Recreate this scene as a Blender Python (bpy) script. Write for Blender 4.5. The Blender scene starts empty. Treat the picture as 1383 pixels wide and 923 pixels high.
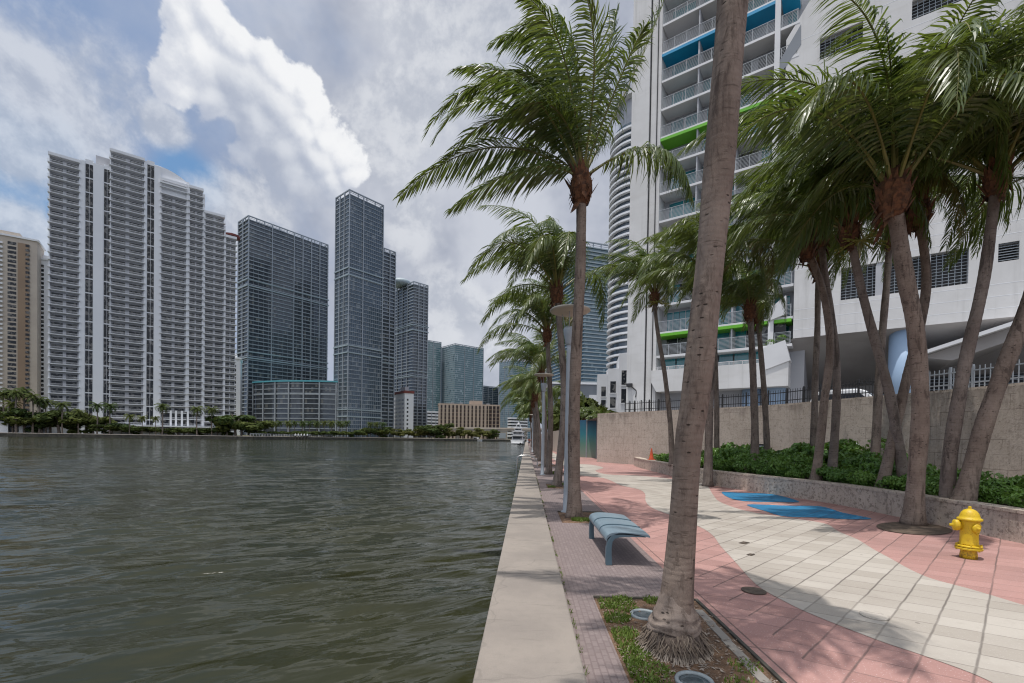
import bpy, bmesh, math, random
import numpy as np
from mathutils import Vector, Matrix
R = math.radians
S = bpy.context.scene
COL = S.collection
rnd = random.Random(7)

# ------------------------------------------------------------------ camera model (metres; x right, y along the seawall, z up)
F = 615.0; IW, IH = 1383, 923
ROLL, PITCH, YAW = R(0.9), R(0.8), R(1.80358)
CAMP = np.array([0, 0, 1.65])
def cam_basis():
    f0 = np.array([-math.sin(YAW), math.cos(YAW), 0]); r0 = np.array([math.cos(YAW), math.sin(YAW), 0]); u0 = np.array([0, 0, 1.])
    f = math.cos(PITCH)*f0 - math.sin(PITCH)*u0; u = math.sin(PITCH)*f0 + math.cos(PITCH)*u0
    return f, math.cos(ROLL)*r0 + math.sin(ROLL)*u, math.cos(ROLL)*u - math.sin(ROLL)*r0
cf, cr, cu = cam_basis(); CY = 600.2823
def ray(px, py): return cf + cr*(px-691.5)/F - cu*(py-CY)/F
def ground(px, py, z=0.0):
    d = ray(px, py); return CAMP + d*(z-CAMP[2])/d[2]
def atY(px, py, Y):
    d = ray(px, py); return CAMP + d*Y/d[1]
def hor(px): return 580.83 + (px/1383.0)*21.73

cam = bpy.data.objects.new('camera', bpy.data.cameras.new('camera')); COL.objects.link(cam)
M3 = Matrix(((cr[0], cu[0], -cf[0]), (cr[1], cu[1], -cf[1]), (cr[2], cu[2], -cf[2])))
cam.matrix_world = Matrix.Translation(Vector(CAMP)) @ M3.to_4x4()
cam.data.sensor_width = 36; cam.data.lens = F/IW*36; cam.data.shift_y = 0.100349
cam.data.clip_start = 0.05; cam.data.clip_end = 6000
S.camera = cam

# ------------------------------------------------------------------ materials
MATS = {}
def new_mat(name):
    m = bpy.data.materials.new(name); m.use_nodes = True
    nt = m.node_tree; b = nt.nodes['Principled BSDF']; MATS[name] = m
    return m, nt, b
def nd(nt, t, **kw):
    n = nt.nodes.new(t)
    for k, v in kw.items():
        if k.startswith('i_'):
            n.inputs[k[2:].replace('_', ' ')].default_value = v
        else: setattr(n, k, v)
    return n
def mth(nt, op, a, b=None, c=None, clamp=False):
    n = nt.nodes.new('ShaderNodeMath'); n.operation = op; n.use_clamp = clamp
    for i, v in enumerate((a, b, c)):
        if v is None: continue
        if isinstance(v, (int, float)): n.inputs[i].default_value = v
        else: nt.links.new(v, n.inputs[i])
    return n.outputs[0]
def mixc(nt, fac, a, b, mode='MIX'):
    n = nt.nodes.new('ShaderNodeMix'); n.data_type = 'RGBA'; n.blend_type = mode
    for s, v in ((n.inputs['Factor'], fac), (n.inputs[6], a), (n.inputs[7], b)):
        if isinstance(v, (int, float)): s.default_value = v
        elif isinstance(v, (tuple, list)): s.default_value = (*v[:3], 1)
        else: nt.links.new(v, s)
    return n.outputs[2]
def noise(nt, vec, scale, detail=4, rough=.55, dist=0):
    n = nd(nt, 'ShaderNodeTexNoise'); n.inputs['Scale'].default_value = scale; n.inputs['Detail'].default_value = detail
    n.inputs['Roughness'].default_value = rough; n.inputs['Distortion'].default_value = dist
    if vec is not None: nt.links.new(vec, n.inputs['Vector'])
    return n.outputs['Fac']
def ramp(nt, fac, lo, hi):
    n = nd(nt, 'ShaderNodeMapRange'); n.interpolation_type = 'SMOOTHSTEP'
    n.inputs['From Min'].default_value = lo; n.inputs['From Max'].default_value = hi
    nt.links.new(fac, n.inputs['Value']); return n.outputs['Result']
def bump(nt, b, h, strength=.3, dist=.02):
    n = nd(nt, 'ShaderNodeBump'); n.inputs['Strength'].default_value = strength; n.inputs['Distance'].default_value = dist
    nt.links.new(h, n.inputs['Height']); nt.links.new(n.outputs[0], b.inputs['Normal'])
def obco(nt, kind='Object'): return nd(nt, 'ShaderNodeTexCoord').outputs[kind]
def geoP(nt): return nd(nt, 'ShaderNodeNewGeometry').outputs['Position']
def scaled(nt, vec, sx, sy, sz, rot=(0, 0, 0), loc=(0, 0, 0)):
    n = nd(nt, 'ShaderNodeMapping'); n.inputs['Scale'].default_value = (sx, sy, sz); n.inputs['Rotation'].default_value = rot
    n.inputs['Location'].default_value = loc
    nt.links.new(vec, n.inputs['Vector']); return n.outputs[0]
def simple(name, c1, c2=None, scale=4, rough=.6, bmp=0, bscale=40, metal=0, spec=.5, world=False, lo=.35, hi=.65):
    m, nt, b = new_mat(name)
    co = geoP(nt) if world else obco(nt)
    if c2 is None: c2 = tuple(x*.8 for x in c1)
    f = ramp(nt, noise(nt, co, scale, 6), lo, hi)
    nt.links.new(mixc(nt, f, c1, c2), b.inputs['Base Color'])
    b.inputs['Roughness'].default_value = rough; b.inputs['Metallic'].default_value = metal
    b.inputs['Specular IOR Level'].default_value = spec
    if bmp: bump(nt, b, noise(nt, co, bscale, 5), bmp, .01)
    return m

# concrete coping: pale, with broad stains and pour joints
def mk_concrete():
    m, nt, b = new_mat('coping_concrete'); P = geoP(nt)
    f1 = ramp(nt, noise(nt, P, 1.3, 6, .6), .35, .7); f2 = ramp(nt, noise(nt, P, 9, 8, .65), .45, .75); f3 = ramp(nt, noise(nt, P, 120, 3), .3, .7)
    c = mixc(nt, f1, (.265, .228, .195), (.20, .172, .15)); c = mixc(nt, mth(nt, 'MULTIPLY', f2, .7), c, (.20, .175, .15))
    c = mixc(nt, mth(nt, 'MULTIPLY', f3, .2), c, (.42, .38, .34))
    sx = nd(nt, 'ShaderNodeSeparateXYZ'); nt.links.new(P, sx.inputs[0])
    fr = mth(nt, 'FRACT', mth(nt, 'MULTIPLY', mth(nt, 'ADD', sx.outputs[1], .9), 1/3.05))
    j = mth(nt, 'LESS_THAN', fr, .0025)
    c = mixc(nt, mth(nt, 'MULTIPLY', j, .8), c, (.12, .11, .10))
    drip = ramp(nt, noise(nt, scaled(nt, P, .7, 5, 1), 2.2, 6, .7, .5), .55, .72); c = mixc(nt, mth(nt, 'MULTIPLY', drip, .4), c, (.15, .13, .11))
    vc = nd(nt, 'ShaderNodeTexVoronoi'); vc.feature = 'DISTANCE_TO_EDGE'; vc.inputs['Scale'].default_value = .55; vw = nd(nt, 'ShaderNodeVectorMath'); vw.operation = 'MULTIPLY_ADD'
    ns = nd(nt, 'ShaderNodeTexNoise'); ns.inputs['Scale'].default_value = 3; nt.links.new(P, ns.inputs['Vector']); nt.links.new(ns.outputs['Color'], vw.inputs[0]); vw.inputs[1].default_value = (.5, .5, 0); nt.links.new(P, vw.inputs[2]); nt.links.new(vw.outputs[0], vc.inputs['Vector'])
    ck = ramp(nt, vc.outputs['Distance'], .007, .002); c = mixc(nt, mth(nt, 'MULTIPLY', ck, .22), c, (.09, .08, .07))
    # edges worn pale
    cr_ = ramp(nt, noise(nt, scaled(nt, P, 6, .8, 1), 3, 8, .7, .6), .62, .66)
    c = mixc(nt, mth(nt, 'MULTIPLY', cr_, .25), c, (.22, .20, .18))
    nt.links.new(c, b.inputs['Base Color']); b.inputs['Roughness'].default_value = .85
    bump(nt, b, mth(nt, 'ADD', noise(nt, P, 60, 6, .7), noise(nt, P, 6, 4)), .25, .012)
    return m
mk_concrete()

def mk_tiles(name, c1, c2, fleck, fleck_amt, dark):
    m, nt, b = new_mat(name); P = geoP(nt)
    sp = nd(nt, 'ShaderNodeSeparateXYZ'); nt.links.new(P, sp.inputs[0]); X, Y = sp.outputs[0], sp.outputs[1]
    sa, ca = math.sin(R(46.2)), math.cos(R(46.2))
    wob = mth(nt, 'MULTIPLY', mth(nt, 'SUBTRACT', noise(nt, P, 1.7, 3), .5), .03)
    u = mth(nt, 'ADD', mth(nt, 'SUBTRACT', mth(nt, 'MULTIPLY', X, ca), mth(nt, 'MULTIPLY', Y, sa)), wob)
    v = mth(nt, 'ADD', mth(nt, 'ADD', mth(nt, 'MULTIPLY', X, .515), mth(nt, 'MULTIPLY', Y, .857)), wob)
    def joint(q, w, hw):
        fr = mth(nt, 'FRACT', mth(nt, 'DIVIDE', q, w))
        d = mth(nt, 'ABSOLUTE', mth(nt, 'SUBTRACT', fr, .5))
        mr = nd(nt, 'ShaderNodeMapRange'); mr.inputs['From Min'].default_value = .5-hw*2/w; mr.inputs['From Max'].default_value = .5-hw*.6/w
        nt.links.new(d, mr.inputs['Value']); return mr.outputs[0]
    un = mth(nt, 'ADD', u, 100.0+.07); vn = mth(nt, 'ADD', v, 100.0)
    j1 = joint(un, .30, .006); j2 = joint(vn, .30, .005)
    rowid = mth(nt, 'FLOOR', mth(nt, 'DIVIDE', un, .30)); colid = mth(nt, 'FLOOR', mth(nt, 'DIVIDE', vn, .30))
    wear = ramp(nt, noise(nt, P, .8, 4), .3, .62)
    wear2 = ramp(nt, noise(nt, scaled(nt, P, 1, 1, 1, loc=(5, 3, 0)), 2.1, 5, .7), .35, .7)
    jm = mth(nt, 'MAXIMUM', mth(nt, 'MULTIPLY', j1, mth(nt, 'ADD', .45, mth(nt, 'MULTIPLY', wear, .55))), mth(nt, 'MULTIPLY', j2, mth(nt, 'ADD', .4, mth(nt, 'MULTIPLY', wear2, .5))))
    # border course along the planting strip runs straight
    bx = mth(nt, 'LESS_THAN', X, 2.13)
    jb = mth(nt, 'MAXIMUM', joint(mth(nt, 'ADD', X, 99.97), .35, .006), mth(nt, 'MULTIPLY', joint(mth(nt, 'ADD', mth(nt, 'ADD', Y, 100), mth(nt, 'MULTIPLY', X, .25)), .62, .006), .8))
    jm = mth(nt, 'ADD', mth(nt, 'MULTIPLY', jm, mth(nt, 'SUBTRACT', 1, bx)), mth(nt, 'MULTIPLY', jb, bx))
    cb = nd(nt, 'ShaderNodeCombineXYZ'); nt.links.new(rowid, cb.inputs[0]); nt.links.new(colid, cb.inputs[1])
    wn = nd(nt, 'ShaderNodeTexWhiteNoise'); nt.links.new(cb.outputs[0], wn.inputs['Vector'])
    c = mixc(nt, mth(nt, 'MULTIPLY', wn.outputs['Value'], .9), c1, c2)
    st = ramp(nt, noise(nt, P, .55, 6, .65), .4, .75)
    c = mixc(nt, mth(nt, 'MULTIPLY', st, .5), c, dark)
    st2 = ramp(nt, noise(nt, P, 7, 8, .75), .5, .8)
    c = mixc(nt, mth(nt, 'MULTIPLY', st2, .35), c, dark)
    gum = nd(nt, 'ShaderNodeTexVoronoi'); gum.inputs['Scale'].default_value = 2.3; nt.links.new(P, gum.inputs['Vector'])
    c = mixc(nt, mth(nt, 'MULTIPLY', ramp(nt, gum.outputs['Distance'], .05, .03), .55), c, (.07, .06, .055))
    fl = ramp(nt, noise(nt, P, 75, 2, .5), .63, .68)
    c = mixc(nt, mth(nt, 'MULTIPLY', fl, fleck_amt), c, fleck)
    c = mixc(nt, mth(nt, 'MULTIPLY', jm, .72), c, (.075, .062, .055))
    nt.links.new(c, b.inputs['Base Color']); b.inputs['Roughness'].default_value = .75; b.inputs['Specular IOR Level'].default_value = .35
    h = mth(nt, 'SUBTRACT', mth(nt, 'MULTIPLY', noise(nt, P, 90, 3), .25), jm)
    bump(nt, b, h, .5, .006)
mk_tiles('pink_tile', (.44, .25, .222), (.335, .185, .162), (.60, .49, .46), .6, (.25, .155, .14))
mk_tiles('white_tile', (.455, .415, .365), (.35, .312, .268), (.54, .50, .46), .35, (.24, .205, .175))
mk_tiles('blue_tile', (.02, .20, .38), (.02, .16, .31), (.12, .3, .42), .35, (.02, .10, .2))

def mk_purple():
    m, nt, b = new_mat('purple_pavers'); P = geoP(nt)
    bt = nd(nt, 'ShaderNodeTexBrick'); bt.offset = .5
    nt.links.new(scaled(nt, P, 1, 1, 1, rot=(0, 0, R(90))), bt.inputs['Vector'])
    bt.inputs['Scale'].default_value = 1; bt.inputs['Brick Width'].default_value = .10; bt.inputs['Row Height'].default_value = .05
    bt.inputs['Mortar Size'].default_value = .006; bt.inputs['Mortar Smooth'].default_value = .3
    bt.inputs['Color1'].default_value = (.225, .178, .17, 1); bt.inputs['Color2'].default_value = (.185, .145, .14, 1); bt.inputs['Mortar'].default_value = (.165, .125, .12, 1)
    n1 = ramp(nt, noise(nt, P, 1.1, 5, .6), .35, .7)
    c = mixc(nt, mth(nt, 'MULTIPLY', n1, .4), bt.outputs['Color'], (.17, .135, .13))
    c = mixc(nt, mth(nt, 'MULTIPLY', ramp(nt, noise(nt, P, 14, 6, .7), .5, .75), .4), c, (.32, .27, .25))
    nt.links.new(c, b.inputs['Base Color']); b.inputs['Roughness'].default_value = .8
    bump(nt, b, mth(nt, 'ADD', mth(nt, 'MULTIPLY', bt.outputs['Fac'], -1), mth(nt, 'MULTIPLY', noise(nt, P, 60, 4), .5)), .5, .006)
mk_purple()

def mk_coral(name, c1, c2, dark, blocks=True):
    m, nt, b = new_mat(name); P = geoP(nt)
    n1 = ramp(nt, noise(nt, P, 1.0, 6, .65), .3, .7); n2 = ramp(nt, noise(nt, P, 6, 8, .7), .5, .72)
    vz = nd(nt, 'ShaderNodeTexVoronoi'); vz.inputs['Scale'].default_value = 9; nt.links.new(scaled(nt, P, 1, 1, 1.3), vz.inputs['Vector'])
    pit = ramp(nt, vz.outputs['Distance'], .22, .08)
    pitm = mth(nt, 'MULTIPLY', pit, ramp(nt, noise(nt, P, 2.2, 4), .5, .62))
    c = mixc(nt, n1, c1, c2); c = mixc(nt, mth(nt, 'MULTIPLY', n2, .6), c, dark)
    # vertical rain streaks
    stv = ramp(nt, noise(nt, scaled(nt, P, 3, 3, .25), 2.4, 6, .7), .52, .75)
    c = mixc(nt, mth(nt, 'MULTIPLY', stv, .45), c, dark)
    if blocks:
        sp = nd(nt, 'ShaderNodeSeparateXYZ'); nt.links.new(P, sp.inputs[0])
        hz = mth(nt, 'ADD', mth(nt, 'FRACT', mth(nt, 'DIVIDE', mth(nt, 'ADD', sp.outputs[2], mth(nt, 'MULTIPLY', noise(nt, P, 1.5, 2), .03)), .46)), 0)
        row = mth(nt, 'FLOOR', mth(nt, 'DIVIDE', sp.outputs[2], .46))
        al = mth(nt, 'ADD', mth(nt, 'SUBTRACT', sp.outputs[1], mth(nt, 'MULTIPLY', sp.outputs[0], .9)), mth(nt, 'MULTIPLY', row, .37))
        vt = mth(nt, 'FRACT', mth(nt, 'DIVIDE', mth(nt, 'ADD', al, 200), .92))
        jj = mth(nt, 'MAXIMUM', mth(nt, 'LESS_THAN', hz, .03), mth(nt, 'LESS_THAN', vt, .014))
        jj = mth(nt, 'MULTIPLY', jj, ramp(nt, noise(nt, P, 1.3, 3), .42, .6))
        c = mixc(nt, mth(nt, 'MULTIPLY', jj, .38), c, (.12, .10, .085))
        tops = ramp(nt, mth(nt, 'ADD', sp.outputs[2], mth(nt, 'MULTIPLY', mth(nt, 'SUBTRACT', noise(nt, scaled(nt, P, 1.6, 1.6, .35), 1.5, 6, .7), .5), 3.2)), 2.9, 3.9); c = mixc(nt, mth(nt, 'MULTIPLY', tops, .6), c, (.13, .105, .09))
        pitm = mth(nt, 'MAXIMUM', pitm, mth(nt, 'MULTIPLY', jj, .6))
    sp2 = ramp(nt, noise(nt, P, 13, 4, .7), .53, .60); c = mixc(nt, mth(nt, 'MULTIPLY', sp2, .3 if blocks else .6), c, dark)
    c = mixc(nt, mth(nt, 'MULTIPLY', pitm, .8), c, (.07, .055, .045))
    nt.links.new(c, b.inputs['Base Color']); b.inputs['Roughness'].default_value = .9; b.inputs['Specular IOR Level'].default_value = .2
    bump(nt, b, mth(nt, 'SUBTRACT', mth(nt, 'MULTIPLY', noise(nt, P, 18, 8, .7), .8), pitm), .6, .03)
mk_coral('coral_stone', (.54, .465, .40), (.45, .38, .32), (.22, .18, .15))
mk_coral('coral_low', (.56, .475, .395), (.45, .375, .31), (.15, .12, .10), blocks=False)

def mk_trunk(name, c1, c2, dark, ring=9.0):
    m, nt, b = new_mat(name); co = obco(nt)
    sp = nd(nt, 'ShaderNodeSeparateXYZ'); nt.links.new(co, sp.inputs[0])
    zz = mth(nt, 'ADD', mth(nt, 'MULTIPLY', sp.outputs[2], ring), mth(nt, 'MULTIPLY', noise(nt, co, 2.5, 5, .65), 3.2))
    tri = mth(nt, 'PINGPONG', zz, .5)
    rg = ramp(nt, tri, .0, .42)          # 0 in the scar line
    n1 = ramp(nt, noise(nt, co, 2.2, 6, .65), .32, .68); n2 = ramp(nt, noise(nt, scaled(nt, co, 1, 1, .35), 22, 6, .75), .5, .75)
    c = mixc(nt, n1, c1, c2); c = mixc(nt, mth(nt, 'MULTIPLY', n2, .55), c, dark)
    pale = ramp(nt, noise(nt, co, 7, 5, .7), .6, .75); c = mixc(nt, mth(nt, 'MULTIPLY', pale, .4), c, tuple(min(1, x*1.55) for x in c1))
    c = mixc(nt, mth(nt, 'MULTIPLY', mth(nt, 'SUBTRACT', 1, rg), .09), c, dark)
    fis = ramp(nt, noise(nt, scaled(nt, co, 1, 1, .16), 17, 6, .75, .3), .56, .66); c = mixc(nt, mth(nt, 'MULTIPLY', fis, .5), c, dark)
    dash = ramp(nt, noise(nt, scaled(nt, co, 1, 1, 6), 7, 3, .6), .60, .68); c = mixc(nt, mth(nt, 'MULTIPLY', dash, .55), c, dark)
    blot = ramp(nt, noise(nt, scaled(nt, co, 2.2, 2.2, .5), 2.6, 7, .7, .6), .52, .64); c = mixc(nt, mth(nt, 'MULTIPLY', blot, .7), c, dark)
    vz = nd(nt, 'ShaderNodeTexVoronoi'); vz.inputs['Scale'].default_value = 11; nt.links.new(scaled(nt, co, .8, .8, 1.8), vz.inputs['Vector'])
    crk = mth(nt, 'MULTIPLY', ramp(nt, vz.outputs['Distance'], .17, .08), ramp(nt, noise(nt, co, 1.7, 2), .36, .5))
    c = mixc(nt, mth(nt, 'MULTIPLY', crk, .85), c, (.02, .015, .012))
    nt.links.new(c, b.inputs['Base Color']); b.inputs['Roughness'].default_value = .88; b.inputs['Specular IOR Level'].default_value = .25
    h = mth(nt, 'ADD', mth(nt, 'MULTIPLY', rg, .09), mth(nt, 'SUBTRACT', mth(nt, 'MULTIPLY', noise(nt, scaled(nt, co, 1, 1, .5), 30, 6, .7), .8), crk))
    bump(nt, b, h, .7, .018)
mk_trunk('trunk_bark', (.275, .215, .175), (.18, .135, .108), (.06, .042, .034), 19)
mk_trunk('collar_bark', (.31, .25, .21), (.22, .172, .142), (.10, .075, .06), 16)
mk_trunk('trunk_grey', (.25, .205, .175), (.165, .13, .11), (.055, .043, .036), 13)

def mk_leaf(name, c1, c2, tip=(.16, .15, .03), rough=.33, trans=.28, spec=.55, tf=.35):
    m, nt, b = new_mat(name)
    g = nd(nt, 'ShaderNodeNewGeometry'); oi = nd(nt, 'ShaderNodeObjectInfo')
    c = mixc(nt, g.outputs['Random Per Island'], c1, c2)
    c = mixc(nt, mth(nt, 'MULTIPLY', oi.outputs['Random'], tf), c, tip)
    nt.links.new(c, b.inputs['Base Color']); b.inputs['Roughness'].default_value = rough; b.inputs['Specular IOR Level'].default_value = spec
    tr = nd(nt, 'ShaderNodeBsdfTranslucent'); nt.links.new(mixc(nt, .6, c, (.20, .26, .03)), tr.inputs['Color'])
    mx = nd(nt, 'ShaderNodeMixShader'); mx.inputs[0].default_value = trans
    nt.links.new(b.outputs[0], mx.inputs[1]); nt.links.new(tr.outputs[0], mx.inputs[2])
    nt.links.new(mx.outputs[0], nt.nodes['Material Output'].inputs['Surface'])
mk_leaf('palm_leaf', (.055, .10, .024), (.115, .16, .042), tip=(.15, .15, .04), rough=.36, trans=.36, tf=.3)
mk_leaf('palm_leaf_young', (.07, .14, .02), (.10, .18, .03))
mk_leaf('palm_leaf_old', (.16, .115, .04), (.10, .085, .03), rough=.6)
mk_leaf('shrub_leaf', (.045, .12, .02), (.11, .23, .045), rough=.4, tip=(.20, .36, .06), tf=.7)
mk_leaf('tree_leaf', (.03, .05, .018), (.055, .085, .03), rough=.8, trans=.12, spec=.1)
mk_leaf('tree_leaf_olive', (.06, .07, .025), (.10, .10, .04), rough=.8, trans=.12, spec=.1)
mk_leaf('flower_stalk_leaf', (.35, .32, .06), (.25, .26, .05), rough=.5)
mk_leaf('grass_leaf', (.11, .20, .03), (.17, .26, .05), rough=.6)
simple('rachis', (.17, .16, .035), (.11, .11, .03), 3, .5)
simple('fibre', (.17, .075, .035), (.075, .035, .02), 14, .95, .8, 50)
def mk_rootstrand():
    m, nt, b = new_mat('root_strand'); co = obco(nt); sp = nd(nt, 'ShaderNodeSeparateXYZ'); nt.links.new(co, sp.inputs[0])
    g = nd(nt, 'ShaderNodeNewGeometry')
    f = ramp(nt, mth(nt, 'ADD', sp.outputs[2], mth(nt, 'MULTIPLY', mth(nt, 'SUBTRACT', noise(nt, co, 9, 4), .5), .12)), .035, .085)
    c = mixc(nt, f, (.46, .39, .325), (.12, .09, .068)); c = mixc(nt, mth(nt, 'MULTIPLY', g.outputs['Random Per Island'], .4), c, (.30, .25, .2))
    nt.links.new(c, b.inputs['Base Color']); b.inputs['Roughness'].default_value = .95
mk_rootstrand()
simple('fibre_dark', (.05, .035, .028), (.13, .10, .08), 25, .95, .8, 60)
simple('root', (.36, .30, .25), (.13, .10, .08), 12, .95, .5, 60)
simple('white_paint', (.70, .70, .71), (.64, .64, .65), .35, .6, world=True)
simple('white_wall', (.66, .65, .645), (.60, .59, .585), .25, .65, .1, 3, world=True)
def mk_stucco():
    m, nt, b = new_mat('stucco_white'); P = geoP(nt)
    c = mixc(nt, ramp(nt, noise(nt, P, .35, 6, .6), .3, .7), (.68, .67, .665), (.60, .59, .58))
    st = ramp(nt, noise(nt, scaled(nt, P, 1, 1, .06), 1.6, 6, .7), .50, .74); c = mixc(nt, mth(nt, 'MULTIPLY', st, .35), c, (.36, .35, .335))
    c = mixc(nt, mth(nt, 'MULTIPLY', ramp(nt, noise(nt, scaled(nt, P, .25, .25, 1.4), 1.1, 5, .6), .5, .7), .25), c, (.50, .48, .45))
    nt.links.new(c, b.inputs['Base Color']); b.inputs['Roughness'].default_value = .75; bump(nt, b, noise(nt, P, 9, 5), .15, .01)
mk_stucco()
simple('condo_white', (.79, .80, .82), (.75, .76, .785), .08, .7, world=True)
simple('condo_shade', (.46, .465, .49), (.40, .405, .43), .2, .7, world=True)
simple('beige_wall', (.50, .44, .37), (.45, .39, .33), .1, .7, world=True)
simple('tan_wall', (.30, .21, .14), (.27, .19, .13), .1, .7, world=True)
simple('pinkish_beige', (.46, .37, .30), (.41, .33, .27), .1, .75, world=True)
simple('dark_window', (.018, .02, .025), (.15, .145, .14), .7, .2, spec=.35, world=True, lo=.52, hi=.56)
simple('brown_window', (.07, .045, .035), (.045, .03, .025), .3, .2, spec=.6, world=True)
simple('teal_glass', (.02, .25, .29), (.03, .15, .19), .25, .08, spec=.8, world=True)
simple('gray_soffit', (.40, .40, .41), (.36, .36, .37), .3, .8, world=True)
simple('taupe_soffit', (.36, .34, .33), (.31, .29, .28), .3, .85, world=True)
simple('blue_paint', (.01, .30, .55), (.01, .27, .50), .5, .45)
simple('green_paint', (.15, .48, .02), (.13, .43, .02), .5, .45)
simple('pale_blue_column', (.33, .45, .60), (.30, .41, .56), .4, .5)
simple('dark_grille', (.03, .03, .033), (.02, .02, .022), 1, .6)
simple('rail_white', (.62, .62, .63), (.56, .56, .57), 1, .4)
simple('rail_grey', (.42, .44, .46), (.37, .39, .41), 1, .4)
simple('frame_grey', (.34, .37, .41), (.28, .31, .34), .1, .5, world=True)
simple('slab_grey', (.32, .36, .40), (.27, .305, .34), .08, .6, world=True)
simple('slab_light', (.34, .40, .43), (.29, .35, .38), .08, .5, world=True)
simple('teal_roof', (.10, .38, .45), (.09, .33, .40), .1, .5)
simple('red_roof', (.22, .05, .04), (.18, .05, .04), .3, .7)
simple('road_concrete', (.22, .21, .20), (.17, .165, .155), .6, .85, .2, 30, world=True)
simple('bulkhead', (.10, .09, .07), (.05, .048, .04), .8, .9, world=True)
simple('seawall_face', (.13, .12, .09), (.06, .065, .045), 1.2, .9, .4, 15, world=True)
simple('bank_soil', (.11, .115, .05), (.16, .13, .08), .12, .9, world=True)
simple('bench_paint', (.19, .255, .295), (.155, .21, .25), 2.5, .36, .05, 60)
simple('bench_edge', (.09, .145, .18), (.075, .12, .15), 4, .4)
simple('lamp_metal', (.38, .41, .44), (.33, .36, .39), 2, .4)
simple('lamp_disc', (.50, .46, .39), (.44, .40, .33), 2, .5)
simple('steel', (.55, .55, .55), (.45, .45, .45), 10, .3, metal=1)
simple('uplight_ring', (.33, .37, .38), (.25, .28, .29), 6, .45)
simple('uplight_glass', (.05, .07, .08), (.11, .13, .14), 6, .12, spec=.8)
simple('iron_cover', (.10, .075, .055), (.06, .045, .035), 18, .7, .5, 50)
simple('cone_orange', (.55, .09, .03), (.45, .07, .025), 5, .5)
simple('boat_white', (.72, .72, .72), (.66, .66, .67), .6, .3)
simple('rubber', (.02, .02, .02), (.03, .03, .03), 10, .8)
simple('car_white', (.70, .70, .70), (.66, .66, .66), 1, .2)
simple('skin', (.42, .24, .16), (.38, .21, .14), 8, .5)
simple('shirt_red', (.45, .08, .05), (.38, .07, .05), 8, .9)
simple('shirt_pink', (.55, .20, .17), (.48, .17, .15), 8, .9)
simple('shorts_navy', (.03, .05, .12), (.025, .04, .09), 8, .9)
simple('hair_dark', (.03, .02, .015), (.05, .03, .02), 8, .7)
simple('bridge_concrete', (.30, .275, .24), (.22, .20, .18), .25, .9, world=True)
simple('gray_building', (.22, .24, .27), (.19, .21, .235), .2, .7, world=True)
simple('mulch_bed', (.07, .05, .035), (.12, .085, .06), 6, .95, .5, 30, world=True)

def mk_hydrant():
    m, nt, b = new_mat('hydrant_yellow'); co = obco(nt)
    c = mixc(nt, ramp(nt, noise(nt, co, 7, 6, .65), .4, .7), (.66, .46, .012), (.56, .36, .012))
    sp = nd(nt, 'ShaderNodeSeparateXYZ'); nt.links.new(co, sp.inputs[0])
    low = mth(nt, 'MULTIPLY', ramp(nt, sp.outputs[2], .22, .02), ramp(nt, noise(nt, co, 22, 6, .7), .42, .6))
    c = mixc(nt, mth(nt, 'MULTIPLY', low, .7), c, (.13, .06, .015))
    chip = ramp(nt, noise(nt, co, 38, 5, .7), .60, .64); c = mixc(nt, mth(nt, 'MULTIPLY', chip, .7), c, (.2, .09, .02))
    nt.links.new(c, b.inputs['Base Color']); b.inputs['Roughness'].default_value = .5
    bump(nt, b, noise(nt, co, 50, 4), .2, .004)
mk_hydrant()

def mk_soil():
    m, nt, b = new_mat('pit_soil'); P = geoP(nt)
    n1 = ramp(nt, noise(nt, P, 2.6, 6, .7), .35, .65); n2 = noise(nt, P, 60, 4, .7)
    c = mixc(nt, n1, (.20, .115, .065), (.10, .06, .036)); c = mixc(nt, ramp(nt, n2, .55, .7), c, (.36, .28, .22))
    c = mixc(nt, ramp(nt, noise(nt, P, 35, 5, .7), .6, .7), c, (.035, .022, .015))
    nt.links.new(c, b.inputs['Base Color']); b.inputs['Roughness'].default_value = .95
    bump(nt, b, mth(nt, 'ADD', n2, noise(nt, P, 25, 6, .7)), .8, .02)
mk_soil()

def mk_mural():
    m, nt, b = new_mat('mural_paint'); P = geoP(nt)
    sp = nd(nt, 'ShaderNodeSeparateXYZ'); nt.links.new(P, sp.inputs[0])
    cr_ = nd(nt, 'ShaderNodeValToRGB'); nt.links.new(mth(nt, 'ADD', mth(nt, 'DIVIDE', sp.outputs[2], 3.4), mth(nt, 'MULTIPLY', mth(nt, 'SUBTRACT', noise(nt, P, 1.2, 4), .5), .15)), cr_.inputs[0])
    e = cr_.color_ramp.elements; e[0].position = 0; e[0].color = (.22, .24, .19, 1); e[1].position = 1; e[1].color = (.03, .09, .17, 1)
    k = e.new(.35); k.color = (.10, .22, .17, 1); k = e.new(.62); k.color = (.03, .19, .23, 1)
    nt.links.new(cr_.outputs[0], b.inputs['Base Color']); b.inputs['Roughness'].default_value = .5
mk_mural()

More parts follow.
